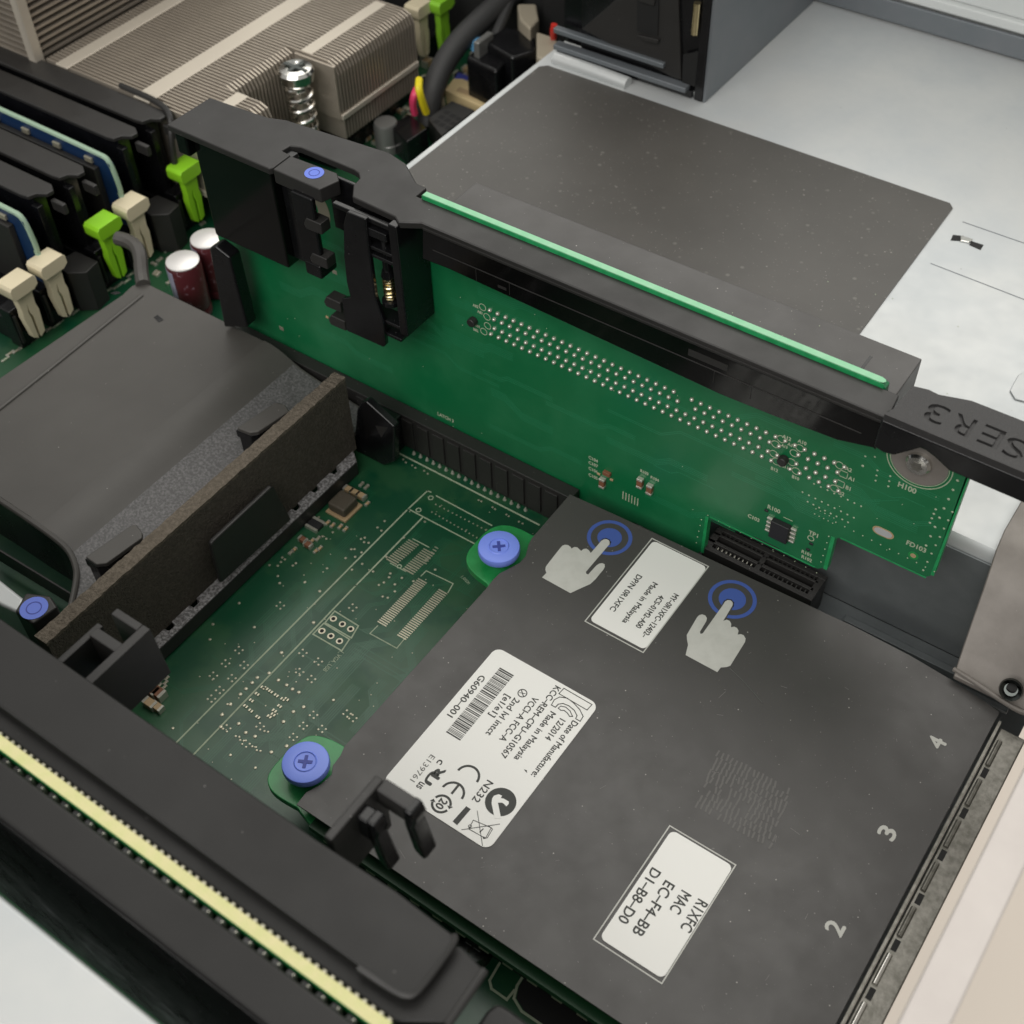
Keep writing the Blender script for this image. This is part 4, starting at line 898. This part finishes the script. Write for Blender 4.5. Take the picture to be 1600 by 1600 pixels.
# mounting pad with screw, slot hole, test marks
c = YP((1437, 722), 0)
mp_ = obj('mounting_pad', MB().cyl((c.x, -.006, c.z), .52, .006, 'y', 64), 'rear', rc)
sc2 = obj('hex_screw', MB().lathe((c.x, -.006, c.z), [(.23, 0), (.23, -.07), (.19, -.12), (.09, -.13), (.08, -.09), (.0, -.09)], 'y', 32), 'chrome', rc, sm=True)
stp = []
for i in range(12): t = i * math.pi / 6; rr = .12 if i % 2 == 0 else .085; stp.append((c.x + rr * math.cos(t), c.z + rr * math.sin(t)))
obj('screw_socket', MB().prism(stp, -.140, -.136, 'y'), 'spring', sc2)
c = YP((1380, 832), 0)
so = [(c.x + (.06 if abs(t) < 90 else -.06) + .115 * math.cos(math.radians(t)), c.z + .085 * math.sin(math.radians(t))) for t in range(-180, 180, 15)]
obj('slot_rim', MB().prism([(c.x + (p[0] - c.x) * 1.22, c.z + (p[1] - c.z) * 1.3) for p in so], -.004, 0, 'y'), 'cert', rc)
obj('slotted_hole', MB().prism(so, -.008, -.0045, 'y'), 'steel', rc)
c = YP((1427, 868), 0); obj('fiducial', MB().lathe((c.x, -.001, c.z), [(.10, 0), (.10, -.003)], 'y', 24), 'tab', rc); obj('fiducial_dot', MB().lathe((c.x, -.004, c.z), [(.055, 0), (.055, -.003)], 'y', 20), 'cert', rc)
# left end plated pad partly hidden by the latch
c = YP((482, 322), 0); obj('plated_ring', MB().ring((c.x, -.001, c.z), .28, .62, -.005, 'y', 40), 'padm', rc)
# eight leg chip and chip capacitors
def vbox(name, p, wx, wz, h, m_, parent=rc, bev=.01): c = YP(p, 0); return obj(name, MB().box(c.x - wx / 2, c.x + wx / 2, -h, 0, c.z - wz / 2, c.z + wz / 2), m_, parent, bev)
ic = vbox('eight_leg_chip', (1221, 826), .40, .48, .14, 'chip', bev=.02)
c = YP((1221, 826), 0)
lg = MB()
for i in range(4):
    for sgn in (-1, 1):
        zc = c.z + .18 - i * .12; x_ = c.x + sgn * .2
        lg.box(min(x_, x_ + sgn * .12), max(x_, x_ + sgn * .12), -.06, -.0, zc - .022, zc + .022)
obj('leg', lg, 'solder', ic, .008)
for p in ((943, 752), (1002, 752), (1017, 762)):
    q_ = vbox('chip_capacitor', p, .13, .18, .10, 'cerb'); c = YP(p, 0)
    obj('end_cap', MB().box(c.x - .07, c.x + .07, -.105, 0, c.z + .08, c.z + .14).box(c.x - .07, c.x + .07, -.105, 0, c.z - .14, c.z - .08), 'solder', q_, .01)
c = YP((943, 742), 0); vbox('chip_capacitor', (950, 738), .18, .10, .09, 'cerb')
for p in ((936, 740), (956, 749), (1198, 797), (1263, 858), (1268, 849), (512, 495), (519, 500)): vbox('chip_resistor', p, .08, .06, .03, 'chip' if p[0] > 1100 else 'cert')
for p in ((505, 415), (523, 425), (440, 513), (521, 497)): vbox('pad', p, .14, .11, .01, 'padm')
# connector block behind the board
cbk = obj('connector_block', MB().box(-1.9, 7.80, .165, 1.28, 6.05, 7.12), 'film', rc, .02, label='long dark grey connector block behind the board')
obj('block_notch', MB().box(7.0, 7.06, .35, .85, 7.121, 7.124).box(6.86, 7.0, .35, .42, 7.121, 7.124), 'abs', cbk)
# holder frame
FT = 7.32
fr = zp([(260, 194.5), (328, 152), (418, 183), (447, 187), (608, 238), (634, 255), (651, 286)], FT) + [(-2.45, .36), (-2.45, .02), (7.90, .0), (7.97, -.63), (-1.83, -.63)] + \
     zp([(622, 347), (617, 338), (550.5, 307), (552, 289), (562, 278), (560, 270), (553, 265), (470, 230), (454, 227.6), (441, 235), (454, 242), (427, 262), (420, 263.5)], FT)
hf = obj('holder_frame', MB().prism(fr, FT - .16, FT), 'absm', rc, .03, seg=3, label='black plastic holder along the top of the board')
barp = yp([(660, 352), (700, 420), (960, 540), (1124, 616), (1208, 650), (1308, 688), (1364, 700)], -.62)
barf = [(-1.83, 7.24), (-1.9, 6.4)] + [p for p in barp[1:]] + [(7.9, 6.5), (7.9, 7.24)]
obj('holder_bar', MB().prism([(a, min(b, 7.15)) for a, b in barf], -.62, -.02, 'y'), 'gloss', hf, .03)
obj('bar_bead', MB().box(-1.8, 7.9, -.645, -.62, 7.16, 7.22).box(-1.6, 7.6, -.632, -.62, 6.74, 6.765), 'absm', hf, .008)
bp_ = MB()
for x in (-.55, .25, 4.75, 5.5): obj('bar_mark', MB().box(x, x + .012, -.626, -.62, 6.45, 6.74), 'absm', hf)
obj('bar_mark', MB().box(4.2, 5.0, -.627, -.62, 6.85, 7.0), 'absm', hf); obj('bar_mark', MB().box(-.02, .18, -.627, -.62, 6.52, 6.58), 'absm', hf)
# handle with engraved word: top slab carries the letters
hx = [(7.95, -.86), (8.02, -.64), (8.06, .02), (8.32, .08), (8.5, .06), (9.0, .22), (14.5, .30), (14.5, -.86)]
hand = yp([(1395, 650), (1364, 698), (1380, 708), (1396, 712), (1420, 706), (1440, 700), (1460, 715), (1482, 736), (1600, 787)], -.86)
hbm = [(7.92, 7.45)] + [(p[0], p[1]) for p in hand[1:]] + [(14.5, hand[-1][1] - .02), (14.5, 7.45)]
obj('handle_web', MB().prism(hbm, -.86, -.55, 'y').prism([(8.1, 6.9), (14.5, 6.8), (14.5, 7.45), (8.1, 7.45)], -.55, .2, 'y'), 'abs', hf, .04)
slab = obj('handle', MB().prism(hx, 7.45, 7.60), 'abst', hf, label='grained black handle engraved RISER 3')
eng = MB()
for ch_, u, v in (('3', 1463, 646), ('R', 1504, 664), ('E', 1549, 682), ('S', 1586, 700)):
    c = Z((u, v), 7.6); eng.textz(ch_, (c.x + .17, c.y), (c.x - .17, c.y), .46, 7.55)
for ch_, x_ in (('I', 10.55), ('R', 10.98)):
    eng.textz(ch_, (x_ + (.05 if ch_ == 'I' else .17), -.36), (x_ - (.05 if ch_ == 'I' else .17), -.36), .46, 7.55)
em_ = bpy.data.meshes.new('cut'); n2 = len(eng.v)
vv_ = [list(v) for v in eng.v]
for v in vv_: v[2] = 7.555 if v[2] < 7.5515 else 7.70
em_.from_pydata([tuple(v) for v in vv_], [], eng.f)
bm = bmesh.new(); bm.from_mesh(em_)
# close the letters' sides
bnd = [e_ for e_ in bm.edges if len(e_.link_faces) == 1]
low = {}; 
bm.verts.ensure_lookup_table()
nv = len(bm.verts)
bm.to_mesh(em_); bm.free()
def solid_text(src):
    # rebuild each letter as a closed solid: bottom faces extruded up
    m2 = bpy.data.meshes.new('cut2'); bmm = bmesh.new()
    vmap = {}
    for fc in src.f:
        zz2 = [src.v[i][2] for i in fc]
        if max(zz2) > 7.5515: continue
        vs = []
        for i in fc:
            key = (round(src.v[i][0], 5), round(src.v[i][1], 5))
            if key not in vmap: vmap[key] = bmm.verts.new((key[0], key[1], 7.553))
            vs.append(vmap[key])
        try: bmm.faces.new(vs)
        except ValueError: pass
    ret = bmesh.ops.extrude_face_region(bmm, geom=list(bmm.faces))
    for g in ret['geom']:
        if isinstance(g, bmesh.types.BMVert): g.co.z = 7.72
    bmesh.ops.recalc_face_normals(bmm, faces=bmm.faces); bmm.to_mesh(m2); bmm.free(); return m2
cutter = bpy.data.objects.new('cutter', solid_text(eng)); COL.objects.link(cutter)
bo = slab.modifiers.new('engrave', 'BOOLEAN'); bo.object = cutter; bo.operation = 'DIFFERENCE'; bo.solver = 'EXACT'
bpy.context.view_layer.update(); dg = bpy.context.evaluated_depsgraph_get()
nm_ = bpy.data.meshes.new_from_object(slab.evaluated_get(dg)); slab.modifiers.clear(); slab.data = nm_
bpy.data.objects.remove(cutter)
bw = slab.modifiers.new('bevel', 'BEVEL'); bw.width = .02; bw.segments = 2; bw.limit_method = 'ANGLE'; bw.angle_limit = math.radians(50)
# left housing and latch of the holder
obj('end_housing', MB().box(-8.15, -5.88, -.62, -.03, 4.42, 7.16).box(-8.5, -8.15, -.8, -.03, 6.6, 7.16), 'gloss', hf, .05)
obj('end_wall', MB().box(-5.88, -5.55, -.40, -.03, 4.6, 7.24), 'abs', hf, .03)
lt = obj('release_arm', MB().prism(zp([(426, 264), (454, 243), (527, 270), (530, 282), (499, 296)], 7.32), 6.98, 7.32), 'absm', hf, .03)
c = Z((491, 270), 7.325)
obj('touch_point', MB().ring((c.x, c.y, 7.324), 0, .205, .004, n=40), 'touch', lt); obj('touch_ring', MB().ring((c.x, c.y, 7.3285), .10, .118, .003, n=32), 'capd', lt)
am = MB()
am.box(-5.0, -4.42, -.98, -.85, 5.3, 7.05).box(-4.95, -4.5, -.98, -.45, 4.95, 5.3)
obj('arm_leg', am, 'abs', lt, .04)
lp = yp([(541, 331), (571, 343), (575, 380), (580, 420), (586, 465), (599, 503), (602.5, 539), (599, 543), (541, 517), (533, 467), (547, 465), (541, 440), (537, 400), (536, 350)], -1.02)
obj('latch_blade', MB().prism(lp, -1.02, -.9, 'y'), 'abs', hf, .03)
tm = MB()
for z, x0_ in ((6.35, -4.75), (5.45, -4.75), (4.35, -4.55), (3.85, -4.5)):
    obj('latch_tooth', MB().prism([(x0_, z), (x0_ + .1, z + .18), (x0_ + .5, z + .18), (x0_ + .5, z - .1), (x0_ + .05, z - .12)], -1.0, -.7, 'y'), 'absm', hf, .03)
obj('latch_post', MB().box(-2.42, -2.2, -.97, -.02, 4.42, 7.26).box(-4.55, -2.42, -.3, -.2, 5.9, 7.24), 'abs', hf, .03)
rg_ = MB()
for z in (6.45, 6.25, 4.55, 4.2): obj('latch_rung', MB().box(-3.65, -2.42, -.95, -.55, z - .05, z + .04), 'abs', hf, .025)
obj('latch_rung', MB().box(-3.5, -2.5, -.97, -.5, 6.75, 6.95), 'abs', hf, .025); obj('latch_rung', MB().box(-3.9, -2.42, -.93, -.8, 7.05, 7.16), 'abs', hf, .025)
c = YP((609, 448), -.72)
obj('latch_rod', MB().cyl((c.x, -.72, c.z), .10, 1.5, 'z', 20), 'abs', hf, sm=True)
sg = MB()
sg.tube([(c.x + .13 * math.cos(i * .9), -.72 + .13 * math.sin(i * .9), c.z - .32 + i * .0105) for i in range(58)], .03, 7)
obj('latch_spring', sg, 'gold', hf, sm=True)
obj('spring_seat', MB().lathe((c.x, -.72, c.z - .42), [(.2, 0), (.2, .1), (.12, .14)], n=24).lathe((c.x, -.72, c.z + .26), [(.14, 0), (.16, .05), (.12, .2)], n=24), 'abs', hf, sm=True)

# ================================================================== NEAR RISER (seen from above)
nr = thing('near_riser_card', 'riser card nearest the camera, its pale yellow board edge in a long black holder', 'riser card', (2, -12.7, 0))
nf = obj('holder_frame', MB().prism([(-20, -11.58)] + zp([(496, 1312), (620, 1392), (694, 1449), (708, 1459), (712, 1470), (657, 1546), (642, 1557), (622, 1554)], 7.4) + [(-20, -12.78)], 7.22, 7.40), 'absn', nr, .04, seg=3)
obj('holder_wall', MB().box(-20, 6.4, -12.06, -12.0, 5.2, 7.25).box(-20, 7.3, -13.95, -13.85, 2.0, 7.3), 'abs', nf)
obj('holder_step', MB().prism([(-20, -12.70)] + zp([(620, 1545), (648, 1545), (712, 1476), (722, 1480), (756, 1514), (740, 1540), (700, 1598)], 7.2) + [(7.3, -13.02), (-20, -13.02)], 6.95, 7.2), 'absn', nf, .04)
obj('holder_rail', MB().box(-20, 8.2, -13.93, -13.34, 7.0, 7.40), 'absn', nf, .05, seg=3)
obj('end_bead', MB().tube([tuple(Z((709, 1461), 7.38)), tuple(Z((711, 1472), 7.38)), tuple(Z((684, 1510), 7.38)), tuple(Z((656, 1547), 7.38)), tuple(Z((640, 1559), 7.36)), tuple(Z((615, 1549), 7.36)), tuple(Z((560, 1512), 7.36))], .045, 8), 'absm', nf, sm=True)
obj('end_bead', MB().tube([tuple(Z((757, 1516), 7.16)), tuple(Z((730, 1556), 7.16)), tuple(Z((698, 1602), 7.16))], .06, 10), 'absm', nf, sm=True)
obj('holder_base', MB().prism(zp([(738, 1610), (760, 1578), (772, 1568), (783, 1567), (800, 1578), (845, 1612), (840, 1660), (738, 1660)], 5.9), 5.6, 5.9), 'absn', nf, .08, seg=3)
nb = obj('board', MB().box(-20, 7.35, -13.24, -13.08, 5.0, 7.36), 'tab', nr)
obj('board_edge', MB().box(-20, 7.35, -13.238, -13.082, 7.36, 7.38), 'yedge', nb)
dk = MB().box(-20, 7.35, -13.34, -13.02, 6.5, 6.9)
obj('connector_well', dk, 'dark', nf)
pin_ = MB(); cr_ = MB(); x = -6.0
while x < 7.3:
    pin_.lathe((x, -13.29, 7.12), [(.035, 0), (.035, .12), (.012, .16)], n=8)
    x += .235
x = -6.0
while x < 7.3: cr_.box(x, x + .05, -13.07, -13.03, 7.0, 7.30); x += .125
obj('pin_row', pin_, 'solder', nr, sm=True); obj('contact_row', cr_, 'padm', nr)
tk = MB(); x = -6.1
while x < 7.3: tk.box(x, x + .12, -13.34, -13.25, 7.0, 7.26); x += .235
obj('socket_tooth', tk, 'abs', nf)
tag(obj('steel_glint', MB().prism(zp([(291, 1526), (300, 1531), (322, 1552), (331, 1564), (318, 1560), (302, 1545)], 5.5), 5.4, 5.5), 'cert'), 'small tan sliver painted as a glint of steel in the black gap below the near riser', 'painted glint')  # tan sliver standing in for a glint of steel in the gap
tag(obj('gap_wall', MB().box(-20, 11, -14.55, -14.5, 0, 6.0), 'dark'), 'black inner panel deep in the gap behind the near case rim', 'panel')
# left guide arm reaching over the foam
ga = MB()
zt_ = 6.75
ga.add([], [])
def tapered(x0, x1, y0, y1, zb, zt, dx=0, dy=0):
    return [(x0 + dx, y0, zb), (x1 + dx, y0, zb), (x1 + dx, y1 + dy, zb), (x0 + dx, y1 + dy, zb), (x0, y0, zt), (x1, y0, zt), (x1, y1, zt), (x0, y1, zt)]
BF = [(0, 3, 2, 1), (4, 5, 6, 7), (0, 1, 5, 4), (1, 2, 6, 5), (2, 3, 7, 6), (3, 0, 4, 7)]
ga.add(tapered(.32, .48, -11.7, -10.42, 5.55, 6.8, 0, .06), BF)
ga.add(tapered(-.36, -.24, -11.7, -10.75, 5.0, 6.7), BF)
ga.add(tapered(-.24, .32, -10.56, -10.42, 5.9, 6.8), BF)
ga.add(tapered(-.24, .32, -11.02, -10.84, 5.9, 6.78), BF)
obj('guide_arm', ga, 'absm', nf, .02)

# right hook over the network card
hk = MB()
hk.add(tapered(5.10, 5.24, -11.7, -10.62, 6.0, 7.3), BF)
hk.box(5.24, 5.78, -10.80, -10.58, 6.9, 7.3)
ho = obj('hook_arm', hk, 'absm', nf, .03)
prf = [(5.72, 7.3), (5.86, 7.3), (5.92, 7.1), (5.86, 6.9), (6.02, 6.2), (5.96, 6.12), (5.8, 6.25), (5.7, 6.9)]
obj('hook_tooth', MB().prism(prf, -10.84, -10.56, 'y'), 'abs', ho, .06)
prf2 = [(a - .32, b - .05) for a, b in prf]
obj('hook_tooth', MB().prism(prf2, -11.22, -10.98, 'y').box(5.22, 5.5, -11.22, -10.98, 6.7, 7.2), 'abs', ho, .04)

# ================================================================== BLACK CAGE at the top
cg = thing('black_cage', 'tall black and dark steel cage standing on the white shelf at the top', 'cage', (-5, 15, 3.45))
CX, CY = -2.12, 11.85
obj('steel_side', MB().box(CX - .08, CX, CY, 18.4, 3.46, 11), 'steeld', cg, .02)
obj('front_panel', MB().box(-6.2, CX - .1, CY + .12, CY + .3, 3.6, 11).box(-6.9, -6.0, CY + .3, CY + .5, 3.7, 11), 'abs', cg, .03)
obj('corner_post', MB().box(CX - .34, CX - .09, CY - .03, CY + .14, 3.46, 11), 'abs', cg, .03)
obj('foot_rail', MB().box(-6.9, CX - .5, CY - .25, CY + .05, 3.7, 3.85).box(-7.0, CX - 1.3, CY - .1, CY + .12, 4.1, 4.25), 'steeld', cg, .03)
obj('foot_face', MB().box(-6.9, CX - .4, CY - .05, CY + .08, 3.5, 3.7), 'abs', cg)
obj('raised_panel', MB().prism(yp([(910, 45), (985, -20), (1060, -20), (1065, 125), (1050, 120)], CY + .05), CY + .02, CY + .12, 'y'), 'absm', cg, .02)
obj('panel_slot', MB().prism(yp([(996, -10), (1030, -10), (1028, 55), (996, 48)], CY), CY - .02, CY + .02, 'y').prism(yp([(1068, 85), (1092, 80), (1086, 135), (1066, 128)], CY), CY - .02, CY + .02, 'y'), 'dark', cg)
obj('panel_clip', MB().prism(yp([(1000, -12), (1026, -5), (1024, 8), (1000, 0)], CY), CY - .08, CY, 'y').prism(yp([(997, 52), (1032, 60), (1030, 66), (1010, 62)], CY), CY - .1, CY, 'y'), 'absm', cg, .02)
c = YP((1087, 28), CY - .1)
obj('brass_pin', MB().cyl((c.x, CY - .08, c.z - .45), .10, .85, 'z', 16), 'gold', cg, sm=True)
obj('side_hole', MB().lathe((CX + .001, 15.4, 7.2), [(.22, 0), (.2, .01)], 'x', 20), 'rear', cg)
tag(obj('dark_fill_box', MB().box(-9.8, -7.2, 15.3, 18.3, .2, 9), 'dark', None, .1), 'plain black box added to fill the dark left of the black cage', 'housing')  # black box added to keep the area beside the cage dark
tag(obj('dark_fill_wall', MB().box(-20, -9.9, 15.6, 18.3, .1, 8), 'dark', None, .1), 'plain black box added to fill the dark along the far side above the cables', 'dark fill')  # another added black box, filling the dark far side
